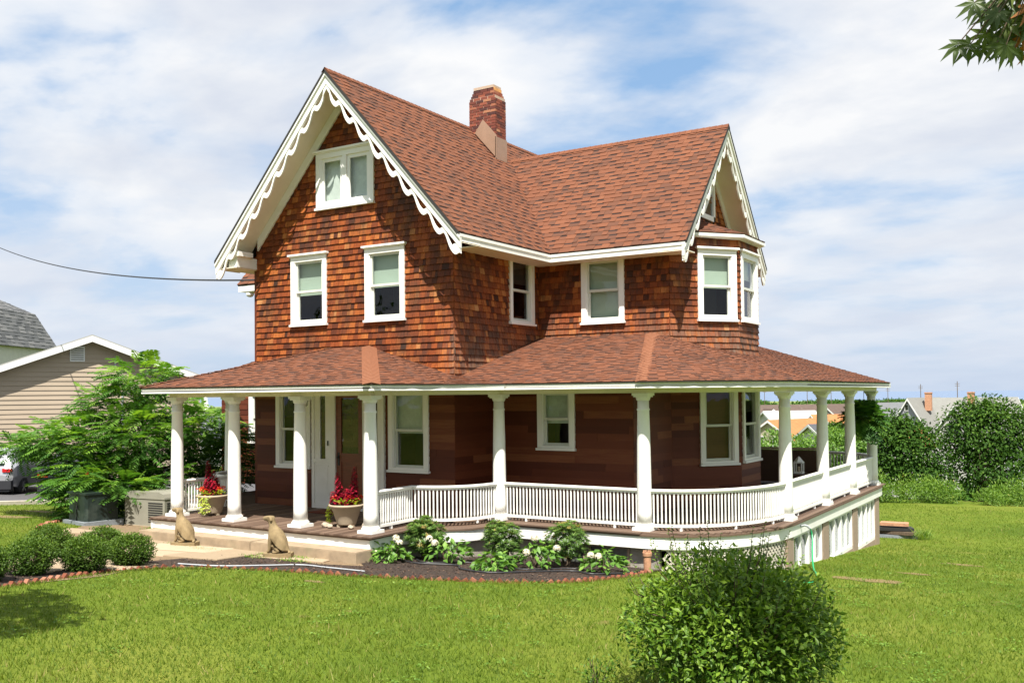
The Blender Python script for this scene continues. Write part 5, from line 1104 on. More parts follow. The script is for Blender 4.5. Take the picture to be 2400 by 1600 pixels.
# ------------------------------------------------------------------ cars on the driveway
M_['tyre'] = basic('tyre', (.018, .018, .018), .85, .2, 10); M_['rim'] = basic('alloy_rim', (.40, .40, .42), .35, .1, 10, metal=.8); M_['carglass'] = basic('car_glass', (.012, .014, .018), .06, .1, 2, spec=.7); M_['bumper'] = basic('black_plastic', (.025, .026, .03), .5, .1, 6); M_['tail'] = basic('tail_lamp', (.42, .012, .015), .2, .1, 6); M_['plate'] = basic('number_plate', (.62, .45, .10), .5, .2, 30)
def carpaint(name, col):
    mt, tt, b = newmat(name); b.inputs['Base Color'].default_value = (*col, 1); b.inputs['Metallic'].default_value = .45; b.inputs['Roughness'].default_value = .28; b.inputs['Coat Weight'].default_value = .6; return mt
def car(x, y, rz, label, paint, name, suv=True):
    t = thing(name, label, 'car', (x, y, H(x, y)+.012), rz, 'cars on the driveway'); hh = 1.72 if suv else 1.50; L_ = 4.65; hw = .93
    # side profile stations along x (rear at -L/2): half width and height of sill, belt, roof
    st = [(-2.32, .52, .86, .78, .80), (-2.26, .45, .98, .88, 1.02), (-2.05, .40, 1.08, .92, 1.42 if suv else 1.15), (-1.70, .34, 1.12, .93, hh-.04 if suv else 1.36), (-1.0, .30, 1.10, .93, hh), (.2, .30, 1.06, .93, hh-.03), (.75, .30, 1.03, .93, hh-.22), (1.25, .32, 1.0, .92, 1.06), (1.95, .38, .92, .88, .97), (2.25, .45, .80, .78, .84), (2.33, .52, .70, .66, .74)]
    V = []; F = []
    for (sx, sill, belt, w, rf_) in st:
        ww = w*(.74 if rf_ > belt+.15 else .93); V += [(sx, -w*.9, sill), (sx, -w, (sill+belt)/2), (sx, -w*.985, belt), (sx, -ww, rf_-.05), (sx, -ww*.75, rf_), (sx, ww*.75, rf_), (sx, ww, rf_-.05), (sx, w*.985, belt), (sx, w, (sill+belt)/2), (sx, w*.9, sill)]
    for i in range(len(st)-1):
        for k in range(10): F.append((i*10+k, i*10+(k+1) % 10, (i+1)*10+(k+1) % 10, (i+1)*10+k))
    F += [tuple(range(10)), tuple(range((len(st)-1)*10, len(st)*10))[::-1]]
    mk('body', V, F, paint, t, True)
    g = MB()
    r1 = 1.42 if suv else 1.15
    g.add([(-2.24, -.60, 1.12), (-2.24, .60, 1.12), (-1.74, .52, hh-.10), (-1.74, -.52, hh-.10)], [(0, 1, 2, 3)]) if suv else g.add([(-2.06, -.62, 1.18), (-2.06, .62, 1.18), (-1.62, .54, 1.40), (-1.62, -.54, 1.40)], [(0, 1, 2, 3)])
    for s in (-1, 1):
        for a, b in ((-1.85, -.95), (-.88, .05), (.12, .62)): g.add([(a, s*.925, 1.14), (b, s*.925, 1.12), (b-.05, s*.735, hh-.16), (a+.10, s*.735, hh-.16)], [(0, 1, 2, 3)])
    g.add([(1.2, -.72, 1.08), (1.2, .72, 1.08), (.72, .60, hh-.20), (.72, -.60, hh-.20)], [(0, 1, 2, 3)]); g.build('window', M_['carglass'], t, True)
    m = MB(); m.box(-2.40, -2.20, -.86, .86, .34, .62); m.box(-2.36, -2.1, -.80, .80, .26, .34); m.build('bumper', M_['bumper'], t, True)
    for s in (-1, 1):
        m = MB(); m.box(-2.345, -2.20, s*.86-(.30 if s > 0 else 0), s*.86+(.30 if s < 0 else 0), .90 if suv else .84, 1.02 if suv else .95); m.build('tail_light', M_['tail'], t, True)
    m = MB(); m.box(-2.36, -2.33, -.16, .16, .70, .86); m.build('number_plate', M_['plate'], t, True)
    for sx in (-1.42, 1.42):
        for s in (-1, 1):
            w = MB(); prof_ = [(.20, -.11), (.33, -.11), (.355, -.08), (.355, .08), (.33, .11), (.20, .11)]; n = 22; V = []; F = []
            for (rr, oo) in prof_:
                for k in range(n): a = 2*math.pi*k/n; V.append((sx+rr*math.cos(a), s*.80+oo, .355+rr*math.sin(a)))
            for i in range(5):
                for k in range(n): F.append((i*n+k, i*n+(k+1) % n, (i+1)*n+(k+1) % n, (i+1)*n+k))
            w.add(V, F); wh = w.build('wheel', M_['tyre'], t, True, True)
            r_ = MB()
            for k in range(5): a = 2*math.pi*k/5; r_.prism([(-.03, .0), (.03, .0), (.022, .21), (-.022, .21)], (sx, s*.80+s*.085, .355), (math.cos(a), 0, math.sin(a)), (-math.sin(a), 0, math.cos(a)), (0, s, 0), .02)
            r_.build('rim', M_['rim'], wh, True)
car(-33.0, 19.3, R(128), 'silver SUV parked on the driveway at the left edge', carpaint('silver_paint', (.40, .41, .43)), 'parked_car'); car(-30.9, 20.3, R(140), 'black car with a yellow plate parked behind the mimosa', carpaint('black_paint', (.012, .013, .016)), 'parked_car', False)
# ------------------------------------------------------------------ neighbouring and far houses
def flatm(n, c, v=.08, sc=3, cs=None, r=.8): 
    k = 'fh_'+n
    if k not in M_: M_[k] = basic(n, c, r, v, sc, 0, None, 0, .2, cs)
    return M_[k]
def gvol(t, A, B, hw, drop, zg, wallm, roofm, over=.35, trim=None, wins=(), th=.18):
    """a gabled block from ridge end A to ridge end B under thing t"""
    A, B = np.array(A, float), np.array(B, float); d = B-A; L_ = np.linalg.norm(d[:2]); d = np.array([d[0], d[1], 0])/L_; s = np.array([d[1], -d[0], 0]); zr = A[2]; ze_ = zr-drop; A = np.array([A[0], A[1], 0])
    m = MB(); P = [A+s*hw, A-s*hw, A+d*L_-s*hw, A+d*L_+s*hw]; m.add([(*p[:2], zg) for p in P]+[(*p[:2], ze_) for p in P]+[(A[0], A[1], zr-.05), ((A+d*L_)[0], (A+d*L_)[1], zr-.05)], [(0, 1, 5, 8, 4), (2, 3, 7, 9, 6), (1, 2, 6, 5), (3, 0, 4, 7), (8, 9, 7, 4), (9, 8, 5, 6)]); m.build('wall', wallm, t)
    sl = drop/hw
    for sg in (1, -1):
        m = MB(); q = [(A-d*over), (A+d*(L_+over))]; V = [(*q[0][:2], zr+.08), (*q[1][:2], zr+.08)]; e = s*sg*(hw+over); V += [(*(q[1]+e)[:2], ze_-sl*over+.08), (*(q[0]+e)[:2], ze_-sl*over+.08)]; V = V+[(x, y, z-th) for x, y, z in V]; m.add(V, [(0, 1, 2, 3), (7, 6, 5, 4), (0, 3, 7, 4), (1, 5, 6, 2), (2, 6, 7, 3)]); m.build('roof', roofm, t)
        if trim is not None:
            for q0, o_ in ((A-d*(over+.05), -1), (A+d*(L_+over+.05), 1)):
                m = MB(); e = s*sg*(hw+over); a_ = np.array([*q0[:2], zr+.02]); b_ = np.array([*(q0+e)[:2], ze_-sl*over+.02]); m.add([a_, b_, b_-np.array([0, 0, .26]), a_-np.array([0, 0, .26])]+[p+d*o_*-.05 for p in (a_, b_, b_-np.array([0, 0, .26]), a_-np.array([0, 0, .26]))], [(0, 1, 2, 3), (7, 6, 5, 4), (0, 4, 5, 1), (3, 2, 6, 7)]); m.build('rake_trim', trim, t)
    for (face, a, z0, w, h) in wins:
        m = MB(); g_ = MB()
        if face == 'A': o_ = A-d*.03+s*a; ax = s; nn = -d
        elif face == '+': o_ = A+s*(hw+.03)+d*a; ax = d; nn = s
        else: o_ = A-s*(hw+.03)+d*a; ax = d; nn = -s
        m.frame((*o_[:2], z0), ax, nn, (0, 0, 1), (-w/2-.10, w/2+.10), (-.02, .03), (-.10, h+.10)); wo = m.build('window', trim or M_['whiteclean'], t); g_.frame((*o_[:2], z0), ax, nn, (0, 0, 1), (-w/2, w/2), (.031, .05), (0, h)); g_.build('pane', M_['carglass'], wo)
    return A, d, s
WHT = flatm('house_trim', (.66, .66, .65), .03)
def sidingmat(name, col, pitch):
    mt, tt, b = newmat(name); v = coords(tt); sp = nd(tt, 'ShaderNodeSeparateXYZ'); tt.links.new(v, sp.inputs[0]); fr = mth(tt, 'FRACT', mth(tt, 'DIVIDE', sp.outputs[2], pitch))
    c = mix(tt, ramp(tt, noise(tt, v, .8, 4).outputs[0], [(.3, (0, 0, 0)), (.7, (1, 1, 1))]).outputs[0], tuple(x*.92 for x in col), col); tt.links.new(c, b.inputs['Base Color']); b.inputs['Roughness'].default_value = .6; return mt
M_['beige'] = sidingmat('beige_siding', (.36, .29, .215), .2)
# the neighbour: beige gable end with each lap of siding
nb = thing('neighbour_house', 'beige sided neighbour house with low white trimmed gable at left', 'house', (-41.0, 27.5, -1.6))
gd = np.array([.44, .90, 0]); gd /= np.linalg.norm(gd); gn = np.array([gd[1], -gd[0], 0])
nA = np.array([-38.0, 25.7, 5.05]); nB = nA-gn*13
M_['nbroof'] = rampmat('pale_grey_roof', [(0, (.22, .22, .21)), (.5, (.28, .28, .265)), (1, (.34, .34, .32))], .9, (40, .3))
gvol(nb, nA, nB, 4.7, 1.78, -1.6, M_['beige'], M_['nbroof'], .45, WHT, [])
fcN = Face([tuple(nA-gd*4.7+np.array([0, 0, -1.78]))[:2]+(-1.5,), tuple(nA+gd*4.7)[:2]+(-1.5,), tuple(nA+gd*4.7)[:2]+(nA[2]-1.78,), tuple(nA), tuple(nA-gd*4.7)[:2]+(nA[2]-1.78,)], gn)
for p in tile(fcN, .20, (10, 11), .035, .006, [(0, 0, 0, 0)], .001, None, 0, rs=5): mk('siding_lap', p[0], p[1], M_['beige'], nb, rnd=p[2])
vt = MB(); vt.frame(tuple(nA+gn*.05-gd*.55+np.array([0, 0, -1.05])), tuple(gd), tuple(gn), (0, 0, 1), (-.3, .3), (-.02, .02), (-.05, .62)); vo = vt.build('gable_vent', WHT, nb)
for k in range(6):
    vt = MB(); vt.frame(tuple(nA+gn*.05-gd*.55+np.array([0, 0, -1.05])), tuple(gd), tuple(gn), (0, 0, 1), (-.25, .25), (.021, .03), (.02+k*.095, .06+k*.095)); vt.build('louvre', flatm('vent_shadow', (.22, .21, .2)), vo)
m = MB(); m.tube([tuple(nA+gn*.06+gd*1.0+np.array([0, 0, -.9])), tuple(nA+gn*.1+gd*1.0+np.array([0, 0, -1.3]))], .04, 6); m.tube([tuple(nA+gn*.06+gd*1.3+np.array([0, 0, -2.5])), tuple(nA+gn*.06+gd*1.3+np.array([0, 0, -6.0]))], .045, 6); m.build('conduit', M_['greyhose'], nb)
# grey mansard roof behind it
mn = thing('mansard_house', 'house with a big grey shingled mansard roof at the left edge', 'house', (-66, 38, -2.0))
def ring(x0, x1, y0, y1, z): return [(x0, y0, z), (x1, y0, z), (x1, y1, z), (x0, y1, z)]
rings = [ring(-4.9, 4.9, -5, 5, 8.0), ring(-3.7, 3.7, -3.8, 3.8, 10.6), ring(-.8, .8, -1.0, 1.0, 12.2)]
a_ = math.atan2(RT[1], RT[0]); ro = lambda p: (-68.6+p[0]*math.cos(a_)-p[1]*math.sin(a_), 35.9+p[0]*math.sin(a_)+p[1]*math.cos(a_), p[2]-2.0)
m = MB(); m.add([ro(p) for p in ring(-4.5, 4.5, -4.6, 4.6, 0)+ring(-4.5, 4.5, -4.6, 4.6, 8.1)], [(i, (i+1) % 4, 4+(i+1) % 4, 4+i) for i in range(4)]); m.build('wall', flatm('mansard_wall', (.55, .54, .50)), mn)
MP = []
M_['greyroof'] = rampmat('grey_roof', [(0, (.085, .088, .092)), (.5, (.12, .123, .126)), (1, (.17, .17, .17))], .9, (30, .35))
for j in range(2):
    for i in (0, 1):
        fcM = Face([ro(rings[j][i]), ro(rings[j][(i+1) % 4]), ro(rings[j+1][(i+1) % 4]), ro(rings[j+1][i])], np.array(ro((0, -9, 0)))-np.array(ro((0, 0, 0))) if i == 0 else np.array(ro((9, 0, 0)))-np.array(ro((0, 0, 0)))); shell(fcM, [], M_['greyroof'], 'roof', mn, .1); MP += tile(fcM, .28, (.4, .9), .03, .003, (), .01, None, 0, True, 80+i+j*4)
settle('roof_shingle', [p[:2]+[[min(1, r) if r < 1.5 else 0 for r in p[2]]]+p[3:] for p in MP], M_['greyroof'], mn, 200)
ORG = flatm('orange_roof', (.36, .155, .062), .12, 2); GRY = flatm('grey_far_roof', (.145, .15, .155), .08, 2); DGR = flatm('slate_far_roof', (.075, .08, .09), .08, 2); BRN = flatm('brown_far_roof', (.105, .075, .062), .1, 2); WRF = flatm('white_far_roof', (.40, .40, .39), .05, 2); LGR = flatm('light_grey_roof', (.20, .20, .185), .06, 2)
BEI = flatm('far_beige', (.42, .37, .29), .05); TEA = flatm('far_teal', (.10, .175, .19), .05); LAV = flatm('far_lavender', (.33, .33, .38), .04); WAL = flatm('far_white', (.48, .475, .45), .04)
def farhouse(label, vols, loc):
    t = thing('far_house', label, 'house', loc, 0, 'houses down by the shore')
    for v in vols: gvol(t, *v[:8], **(v[8] if len(v) > 8 else {}))
    return t
farhouse('far cream house with bright orange roof seen between porch columns', [((-34.7, 114.0, -1.1), (-31.6, 124.6, -1.0), 3.5, 2.3, -9, BEI, ORG, .3, dict(trim=WHT, wins=[('A', .9, -4.2, .6, 1.1), ('A', -1.1, -4.2, .6, 1.1)])), ((-29.6, 121.0, -1.3), (-31.2, 125.0, -1.3), 3.0, 2.0, -9, BEI, ORG, .3, dict(trim=WHT))], (-33, 119, -9))
farhouse('far house end with orange roof left of the slate roof', [((-33.6, 130.0, -.8), (-29.5, 133.6, -.8), 4.0, 2.6, -9, BEI, ORG, .3, dict(trim=WHT))], (-31.5, 132, -9))
farhouse('low far house with slate grey roof behind the third right column', [((-26.2, 100.5, -1.1), (-21.6, 104.6, -1.1), 3.2, 1.4, -8.8, WAL, DGR, .3, dict(trim=WHT))], (-24, 102.5, -9))
farhouse('far house with a pale white roof above the orange one', [((-42.6, 138.0, -.5), (-37.0, 143.6, -.5), 3.6, 2.0, -9.2, WAL, WRF, .3, dict(trim=WHT, wins=[('-', 2, -4, .7, 1), ('-', 4, -4, .7, 1)]))], (-40, 141, -9))
farhouse('far house with brown roof nearest the bay corner', [((-57.0, 164.0, .0), (-47.5, 173.0, .0), 4.8, 3.2, -9.4, BEI, BRN, .3, dict(trim=WHT)), ((-49.0, 163.5, -.6), (-52.2, 168.0, -.6), 2.2, 1.9, -9, BEI, BRN, .3, dict(trim=WHT, wins=[('A', 0, -2.6, .6, .7)]))], (-52, 168, -9))
farhouse('far house with wide grey brown roof between the first two right columns', [((-50.5, 180.0, -.1), (-40.5, 189.5, -.1), 5.0, 3.4, -9.5, WAL, BRN, .3, dict(trim=WHT))], (-46, 185, -9))
farhouse('far gabled house with a small white window under its peak', [((-41.3, 168.5, -.1), (-36.6, 181.0, -.1), 4.2, 3.4, -9.5, flatm('far_tan', (.22, .18, .155)), BRN, .3, dict(trim=WHT, wins=[('A', 0, -2.6, 1.1, 1.2)]))], (-39, 175, -9))
farhouse('far teal house with grey roof right of the porch corner', [((-25.9, 130.0, .75), (-21.0, 139.0, .75), 3.4, 3.4, -9, TEA, GRY, .3, dict(trim=WHT, wins=[('A', 0, -2.0, .6, .9)]))], (-23.5, 135, -9))
lv = farhouse('far lavender house with two brick chimneys and steep gables', [((-19.4, 117.2, 1.45), (-17.2, 125.0, 1.45), 2.9, 4.6, -9, LAV, LGR, .3, dict(trim=WHT, wins=[('A', -.8, -3.0, .55, 1.2), ('A', .3, -3.0, .55, 1.2), ('A', -.2, .1, .3, .6), ('A', -.8, -6.0, .6, 1.2), ('A', .8, -6.0, .6, 1.2)])), ((-18.4, 122.0, 1.40), (-9.2, 127.5, 1.40), 3.6, 4.4, -9, LAV, LGR, .3, dict(trim=WHT)), ((-14.3, 115.0, .6), (-12.6, 122.0, .6), 2.8, 3.6, -9, WAL, LGR, .3, dict(trim=WHT, wins=[('A', 0, -2.6, 1.2, 1.3)]))], (-16, 121, -9))
for x, y in ((-17.6, 119.6), (-13.2, 120.5)):
    m = MB(); m.box(x-.36, x+.36, y-.34, y+.34, .0, 2.15); m.box(x-.41, x+.41, y-.39, y+.39, 2.0, 2.1); m.build('chimney', M_['terra'], lv)
farhouse('small roof of orange shingles half hidden by the locust tree', [((-17.4, 89.5, -1.2), (-14.4, 92.0, -1.2), 2.0, 1.2, -8.4, WAL, ORG, .25, dict(trim=WHT))], (-16, 91, -8.5))
farhouse('dark roofed far house glimpsed between the left porch columns', [((-58.0, 45.5, .9), (-53.0, 49.5, .9), 3.0, 1.4, -3.4, WAL, DGR, .3, dict(trim=WHT))], (-56, 47, -3))
farhouse('white far house low behind the mimosa at left', [((-47.0, 33.5, -.1), (-43.0, 36.0, -.1), 2.0, .8, -2.2, WAL, WRF, .2, dict(trim=WHT))], (-45, 35, -2))
# closed white parasol far left
ux, uy = -43.6, 36.7
t = thing('closed_parasol', 'closed white parasol seen between the two left porch columns', 'parasol', (ux, uy, H(ux, uy)))
m = MB(); m.lathe([(.02, 4.35), (.06, 4.3), (.17, 3.7), (.22, 3.3), (.16, 3.05), (.05, 2.98)], (0, 0, 0), 10); m.build('canopy', M_['whiteclean'], t, True); m = MB(); m.lathe([(.03, 0), (.03, 4.4)], (0, 0, 0), 8); m.build('pole', M_['greyhose'], t, True)
# utility poles near the shore
for i, (px, D) in enumerate(((1791, 620), (1891, 560), (1947, 640), (2080, 600), (2157, 520), (2243, 480))):
    q = FWv*D+RTv*((px-1200)/FPX*D); words = ('nearest the bay', 'second from the bay', 'above the tan gabled house', 'just right of the porch corner', 'over the lavender roof', 'over the right chimney')[i]
    t = thing('utility_pole', 'thin far utility pole against the sea, '+words, 'pole', (q[0], q[1], H(q[0], q[1])), 0, 'utility poles by the shore'); m = MB(); m.lathe([(.22, 0), (.16, 15.5+i % 3)], (0, 0, 0), 6); m.build('pole', M_['bark'], t, True)
    for zz in (14.2, 13.2): m = MB(); m.frame((0, 0, zz+i % 3), tuple(RTv), tuple(FWv), (0, 0, 1), (-1.2, 1.2), (-.1, .1), (-.1, .1)); m.build('crossarm', M_['bark'], t, True)
# service wire to the house
m = MB(); a_, b_ = np.array([-44.3, 25.2, 9.5]), np.array([-15.80, 15.0, 4.92]); P = [a_+(b_-a_)*f-np.array([0, 0, 0.45*4*f*(1-f)]) for f in np.linspace(0, 1, 24)]; m.tube(P, .022, 5); tag(m.build('service_wire', M_['hose']), 'black service wire running from the left to the house corner', 'wire')
# ------------------------------------------------------------------ on the porch
M_['wicker'] = basic('wicker', (.10, .058, .040), .7, .3, 60, .6, None, 0, .3, (1, 1, 1)); M_['cushion'] = basic('tan_cushion', (.48, .38, .27), .9, .08, 6)
def sofa(x, y, rz, w, label):
    t = thing('wicker_sofa', label, 'sofa', (x, y, .0), rz, 'wicker seats on the back porch'); m = MB(); m.box(-w/2, w/2, -.40, .40, .06, .36); m.build('seat', M_['wicker'], t, True)
    m = MB(); m.box(-w/2, w/2, .30, .42, .36, .86); m.build('backrest', M_['wicker'], t, True)
    for s in (-1, 1): m = MB(); m.box(s*w/2-.07, s*w/2+.07, -.42, .43, .06, .62); m.build('armrest', M_['wicker'], t, True)
    m = MB(); m.box(-w/2+.09, w/2-.09, -.38, .28, .362, .50); m.build('cushion', M_['cushion'], t, True)
    m = MB(); m.box(-w/2+.06, w/2-.06, .20, .30, .865, .92); m.build('top_cushion', M_['cushion'], t, True)
sofa(-7.0, 24.3, R(180), 1.9, 'brown wicker sofa on the back porch seen from behind'); sofa(-7.9, 22.6, R(-90), .9, 'brown wicker armchair against the bay wall on the back porch')
t = thing('table_lantern', 'small white lantern on the wicker table by the right columns', 'lantern', (-6.1, 22.3, .0)); m = MB(); m.box(-.10, .10, -.10, .10, .42, .46); m.box(-.10, .10, -.10, .10, .66, .69)
for sx in (-1, 1):
    for sy in (-1, 1): m.box(sx*.085-.012, sx*.085+.012, sy*.085-.012, sy*.085+.012, .46, .66)
m.lathe([(.12, .69), (.03, .80), (.0, .82)], (0, 0, 0), 4); m.build('frame', M_['whiteclean'], t, True); m = MB(); m.lathe([(.03, .46), (.03, .58)], (0, 0, 0), 10); m.build('candle', M_['cushion'], t, True)
t = thing('side_table', 'low brown wicker table under the white lantern', 'table', (-6.1, 22.3, .0)); m = MB(); m.box(-.3, .3, -.3, .3, .36, .41); m.build('table_top', M_['wicker'], t, True)
for sx in (-1, 1):
    for sy in (-1, 1): m = MB(); m.box(sx*.27-.025, sx*.27+.025, sy*.27-.025, sy*.27+.025, 0.002, .36); m.build('leg', M_['wicker'], t, True)
t = thing('hanging_basket', 'hanging fern basket beside the far right porch column', 'hanging plant', (-4.98, 24.0, 1.62)); m = MB(); m.lathe([(.05, -.16), (.14, -.12), (.19, .0), (.2, .06)], (0, 0, 0), 14); m.build('basket', M_['bark'], t, True)
m = MB()
for k in range(3): a = k*2.094; m.tube([(.19*math.cos(a), .19*math.sin(a), .05), (0, 0, .5), (0, 0, .70)], .006, 4)
m.build('chain', M_['black'], t, True)
n = 260; dd = sph(n); dd[:, 2] = dd[:, 2]*.8; V, F, Q = fronds(dd*.10+np.array([0, 0, .08]), dd+np.array([0, 0, .15]), ng.uniform(.32, .52, n), np.clip(ng.normal(.35, .2, n), 0, 1)); mk('fern', V, F, M_['mimosa'], t, True, rnd=Q)
M_['mat'] = basic('coir_mat', (.16, .045, .025), 1, .3, 60, .6); m = MB(); m.box(-13.55, -12.65, 13.95, 14.5, .004, .022); tag(m.build('doormat', M_['mat']), 'reddish brown doormat in front of the front door', 'doormat')
# hose on its hook and the boards at the far corner
t = thing('garden_hose', 'bright green garden hose hanging from a spigot and lying on the lawn', 'hose', (-4.70, 17.2, -.24)); m = MB()
P = [(-4.70, 17.45, -.10), (-4.62, 17.5, -.14), (-4.58, 17.55, -.30), (-4.52, 17.3, -.55), (-4.40, 16.9, -.75), (-4.2, 16.3, H(-4.2, 16.3)+.03), (-4.0, 15.6, H(-4, 15.6)+.03), (-3.92, 15.0, H(-3.92, 15)+.03), (-4.1, 14.6, H(-4.1, 14.6)+.03), (-4.35, 14.7, H(-4.35, 14.7)+.03)]
P3 = []
for i in range(len(P)-1):
    p0, p1, p2, p3 = [np.array(P[max(0, min(len(P)-1, j))]) for j in (i-1, i, i+1, i+2)]
    for k in range(5): f = k/5; P3.append(.5*((2*p1)+(-p0+p2)*f+(2*p0-5*p1+4*p2-p3)*f*f+(-p0+3*p1-3*p2+p3)*f**3))
m.tube(P3[6:], .014, 6); m.build('hose', M_['greenhose'], t); m = MB(); m.tube([P3[0], P3[3], P3[6]], .022, 6); m.tube([(-4.76, 17.45, -.12), (-4.68, 17.45, -.10)], .02, 6); m.build('spigot', M_['greyhose'], t)
for k, (w, l, z, a, mt, lb) in enumerate(((.5, 1.1, .0, 10, 'pad', 'lowest dark board of the pile at the far porch corner'), (.45, 1.0, .09, -6, 'bark', 'middle weathered board of the pile at the far corner'), (.42, .9, .18, 14, 'vent', 'upper dark board of the pile at the far corner'), (.35, .7, .30, 4, 'terra', 'reddish brick slab on top of the board pile'))):
    x, y = -4.75, 26.35; m = MB(); m.prism([(-l/2, -w/2), (l/2, -w/2+.02), (l/2-.03, w/2), (-l/2, w/2)], (0, 0, 0), (1, 0, 0), (0, 1, 0), (0, 0, 1), .075); o = m.build('board', M_[mt]); o.location = (x, y, H(x, y)+z+.005); o.rotation_euler = (0, 0, R(a)); tag(o, lb, 'board', 'pile of boards')
t = thing('grass_clump', 'clump of long grass beside the board pile', 'plant', (-4.1, 26.3, H(-4.1, 26.3))); n = 260; a = ng.uniform(0, 6.28, n); dr = np.stack([np.cos(a)*.6, np.sin(a)*.6, ng.uniform(.3, 1.2, n)], 1); V, F, Q = leafmesh(ng.normal(size=(n, 3))*np.array([.12, .12, 0]), dr, np.repeat([[0, 0, 1.]], n, 0)+ng.normal(size=(n, 3))*.2, ng.uniform(.2, .4, n), .012, ng.random(n)); mk('blades', V, F, M_['weed'], t, True, rnd=Q)
# ------------------------------------------------------------------ grass
M_['dirt'] = basic('bare_earth', (.185, .135, .055), 1, .35, 18, .6, ((.11, .15, .022), .9))
PATCH = [(-3.35, 16.2, .42), (-2.9, 17.9, .25), (-2.5, 20.5, .3), (-9.3, 9.7, .12), (-22.4, 13.0, .5), (-23.8, 14.6, .4), (-21.6, 14.3, .4)]
for (x, y, r_) in PATCH:
    P_ = []
    for k in range(14): a = k*6.283/14; q = r_*rg.uniform(.55, 1.1); P_.append((x+q*1.5*math.cos(a), y+q*.8*math.sin(a)))
    sheet('bare_patch', P_, M_['dirt'], .006)
n = 420000; rr = 4.2+37*ng.random(n)**1.45; th_ = ng.uniform(-.66, .66, n); gx_ = FWv[0]*rr*np.cos(th_)+RTv[0]*rr*np.sin(th_); gy_ = FWv[1]*rr*np.cos(th_)+RTv[1]*rr*np.sin(th_)
k = ~(inside(BED, gx_, gy_) | inside(PATIO, gx_, gy_) | inside(DECK, gx_, gy_) | inside(DRIVE, gx_, gy_)) & (gy_ < 35.8)
for (x, y, r_) in PATCH: k &= ~((((gx_-x)/1.5)**2+((gy_-y)/.8)**2 < (r_*1.0)**2) & (ng.random(len(gx_)) < .62))
gx_, gy_, rr = gx_[k], gy_[k], rr[k]; n = len(gx_); gz_ = hg(gx_, gy_)
lump = np.sin(gx_*2.1+1.3*np.sin(gy_*1.7))*np.sin(gy_*2.6+1.1*np.sin(gx_*1.3))+.6*np.sin(gx_*6.3+gy_*2.2)*np.sin(gy_*5.1-gx_*3.7)
a = ng.uniform(0, 6.283, n); ht = ng.uniform(.022, .058, n)*(1+.22*lump)*(1+1.2*(ng.random(n) > .985)); wd_ = ng.uniform(.0035, .008, n)*(1+rr/16); lean = ng.normal(0, .55, (n, 2))*ht[:, None]
b0 = np.stack([gx_-np.cos(a)*wd_/2, gy_-np.sin(a)*wd_/2, gz_], 1); b1 = np.stack([gx_+np.cos(a)*wd_/2, gy_+np.sin(a)*wd_/2, gz_], 1); tp = np.stack([gx_+lean[:, 0], gy_+lean[:, 1], gz_+ht], 1)
V = np.stack([b0, b1, tp], 1).reshape(-1, 3); F = np.arange(3*n).reshape(n, 3)
M_['grass'] = leafmat('grass_blade', [(0, (.052, .100, .011)), (.40, (.118, .178, .019)), (.75, (.205, .245, .036)), (1, (.34, .28, .115))], .6, .4, .2, .42, .85)
tag(mk('lawn_grass', V, F, M_['grass'], None, rnd=np.clip(ng.normal(.43, .16, n)+.10*lump+.45*(ng.random(n) > .965), 0, 1)), 'short mown green grass of the lawn', 'grass', kind='stuff')
cw = 420; wx = ng.uniform(-13, 0, cw); wy = ng.uniform(5, 24, cw); k = ~(inside(BED, wx, wy) | inside(PATIO, wx, wy) | inside(DECK, wx, wy)); wx, wy = wx[k], wy[k]; m_ = 34
px_ = np.repeat(wx, m_)+ng.normal(0, .09, len(wx)*m_); py_ = np.repeat(wy, m_)+ng.normal(0, .09, len(wx)*m_); n = len(px_); a = ng.uniform(0, 6.28, n)
k = ~(inside(BED, px_, py_) | inside(PATIO, px_, py_)); px_, py_, a = px_[k], py_[k], a[k]; n = len(px_)
V, F, Q = leafmesh(np.stack([px_, py_, hg(px_, py_)+ng.uniform(.01, .045, n)], 1), np.stack([np.cos(a), np.sin(a), ng.normal(.2, .3, n)], 1), np.repeat([[0, 0, 1.]], n, 0)+ng.normal(size=(n, 3))*.3, ng.uniform(.02, .045, n), ng.uniform(.014, .026, n), np.clip(ng.normal(.4, .2, n), 0, 1))
tag(mk('lawn_weeds', V, F, M_['weed'], None, rnd=Q), 'clover and broad leaved weeds scattered through the lawn', 'weeds', kind='stuff')
n = 2200; ei = ng.integers(0, len(EDGE)-1, n); ef = ng.random(n); EA = np.array(EDGE); ep = EA[ei]+(EA[ei+1]-EA[ei])*ef[:, None]; ed_ = EA[ei+1]-EA[ei]; ed_ /= np.linalg.norm(ed_, axis=1, keepdims=True); ep = ep+np.stack([ed_[:, 1], -ed_[:, 0]], 1)*ng.uniform(.02, .14, n)[:, None]; a = ng.uniform(0, 6.28, n)
V, F, Q = leafmesh(np.concatenate([ep, hg(ep[:, 0], ep[:, 1])[:, None]], 1), np.stack([np.cos(a)*.6, np.sin(a)*.6, ng.uniform(.5, 1.3, n)], 1), np.repeat([[0, 0, 1.]], n, 0)+ng.normal(size=(n, 3))*.2, ng.uniform(.035, .075, n), .009, np.clip(ng.normal(.4, .2, n), 0, 1))
tag(mk('edge_grass', V, F, M_['grass'], None, rnd=Q), 'longer untrimmed grass growing against the brick edging', 'grass', kind='stuff')
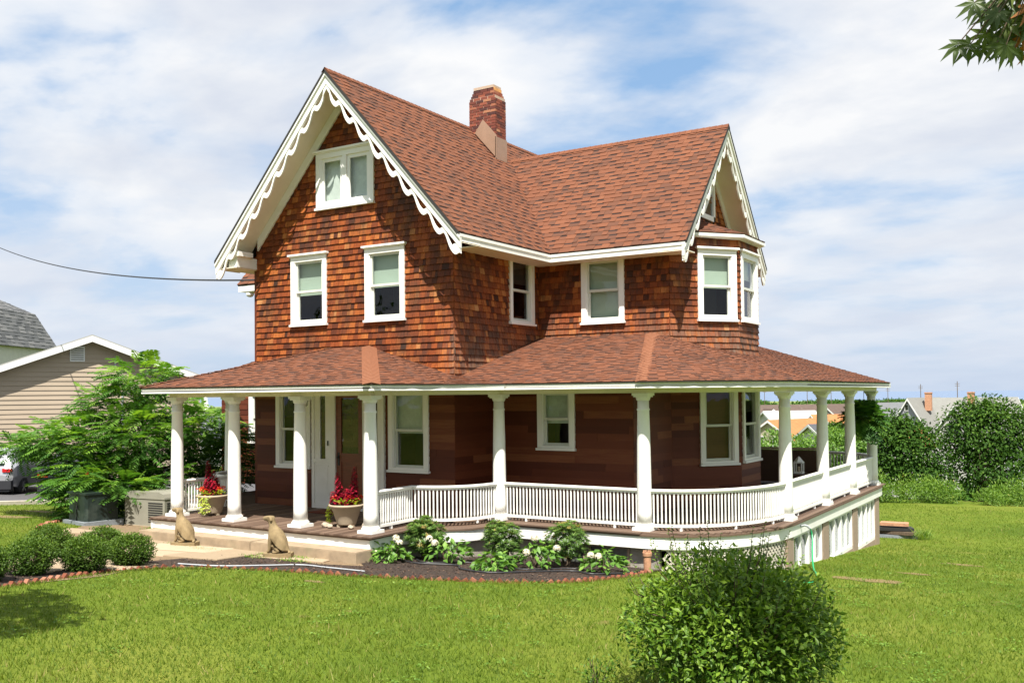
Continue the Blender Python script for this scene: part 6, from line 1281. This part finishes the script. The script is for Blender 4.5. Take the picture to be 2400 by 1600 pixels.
# tufts between the flagstones
tf = [(-14.3, 11.4), (-14.0, 11.35), (-12.1, 11.48), (-11.9, 11.5), (-11.6, 11.52), (-11.35, 11.5), (-12.0, 11.1), (-15.6, 11.2), (-16.2, 11.8), (-16.6, 12.4), (-17.0, 12.9), (-17.4, 13.3), (-11.2, 11.15), (-13.4, 11.2)]
n = 220*len(tf); c = np.repeat(np.array(tf), 220, 0)+ng.normal(size=(n, 2))*np.array([.14, .07]); a = ng.uniform(0, 6.28, n); dr = np.stack([np.cos(a)*.7, np.sin(a)*.7, ng.uniform(.4, 1.2, n)], 1); V, F, Q = leafmesh(np.concatenate([c, hg(c[:, 0], c[:, 1])[:, None]], 1), dr, np.repeat([[0, 0, 1.]], n, 0)+ng.normal(size=(n, 3))*.2, ng.uniform(.04, .10, n), .012, ng.random(n))
tag(mk('joint_weeds', V, F, M_['weed'], None, rnd=Q), 'tufts of weeds growing between the flagstones', 'weeds', kind='stuff')
# mulch chips
n = 26000; cx_ = ng.uniform(-15, -6.2, n); cy_ = ng.uniform(5.3, 15, n); k = inside(BED, cx_, cy_); cx_, cy_ = cx_[k], cy_[k]; n = len(cx_); a = ng.uniform(0, 6.28, n)
V, F, Q = leafmesh(np.stack([cx_, cy_, hg(cx_, cy_)+.024+ng.random(n)*.015], 1), np.stack([np.cos(a), np.sin(a), ng.normal(0, .3, n)], 1), np.repeat([[0, 0, 1.]], n, 0)+ng.normal(size=(n, 3))*.5, ng.uniform(.02, .06, n), ng.uniform(.008, .018, n), ng.random(n))
M_['chip'] = rampmat('mulch_chip', [(0, (.022, .015, .012)), (.6, (.055, .035, .026)), (.92, (.10, .06, .04)), (1, (.26, .16, .10))], .95, (30, .2), None, None, 0)
tag(mk('mulch_chips', V, F, M_['chip'], None, rnd=Q), 'dark shredded bark mulch covering the planting bed', 'mulch', kind='stuff')

# unseen trees and road, added behind the viewer to darken the window reflections
bru = []
for i in range(34):
    x = -46+i*2.3+rg.uniform(-.8, .8); y = -30+rg.uniform(-3, 3)-x*.1; r_ = rg.uniform(2.0, 3.4); bru.append((x, y, H(x, y)+rg.uniform(3.0, 5.5), r_, r_, rg.uniform(2.6, 3.6)))
tag(foliage('reflection_trees', bru, 15000, .75, .5, M_['tree'], None, .7, 0, .3, 1.0, False), 'unseen row of trees added behind the viewer to darken the window reflections', 'trees', kind='stuff')
sheet('street', [(-60, -9), (20, -9), (20, -16), (-60, -16)], M_['asphalt'], .02)  # unseen road, added for the window reflections
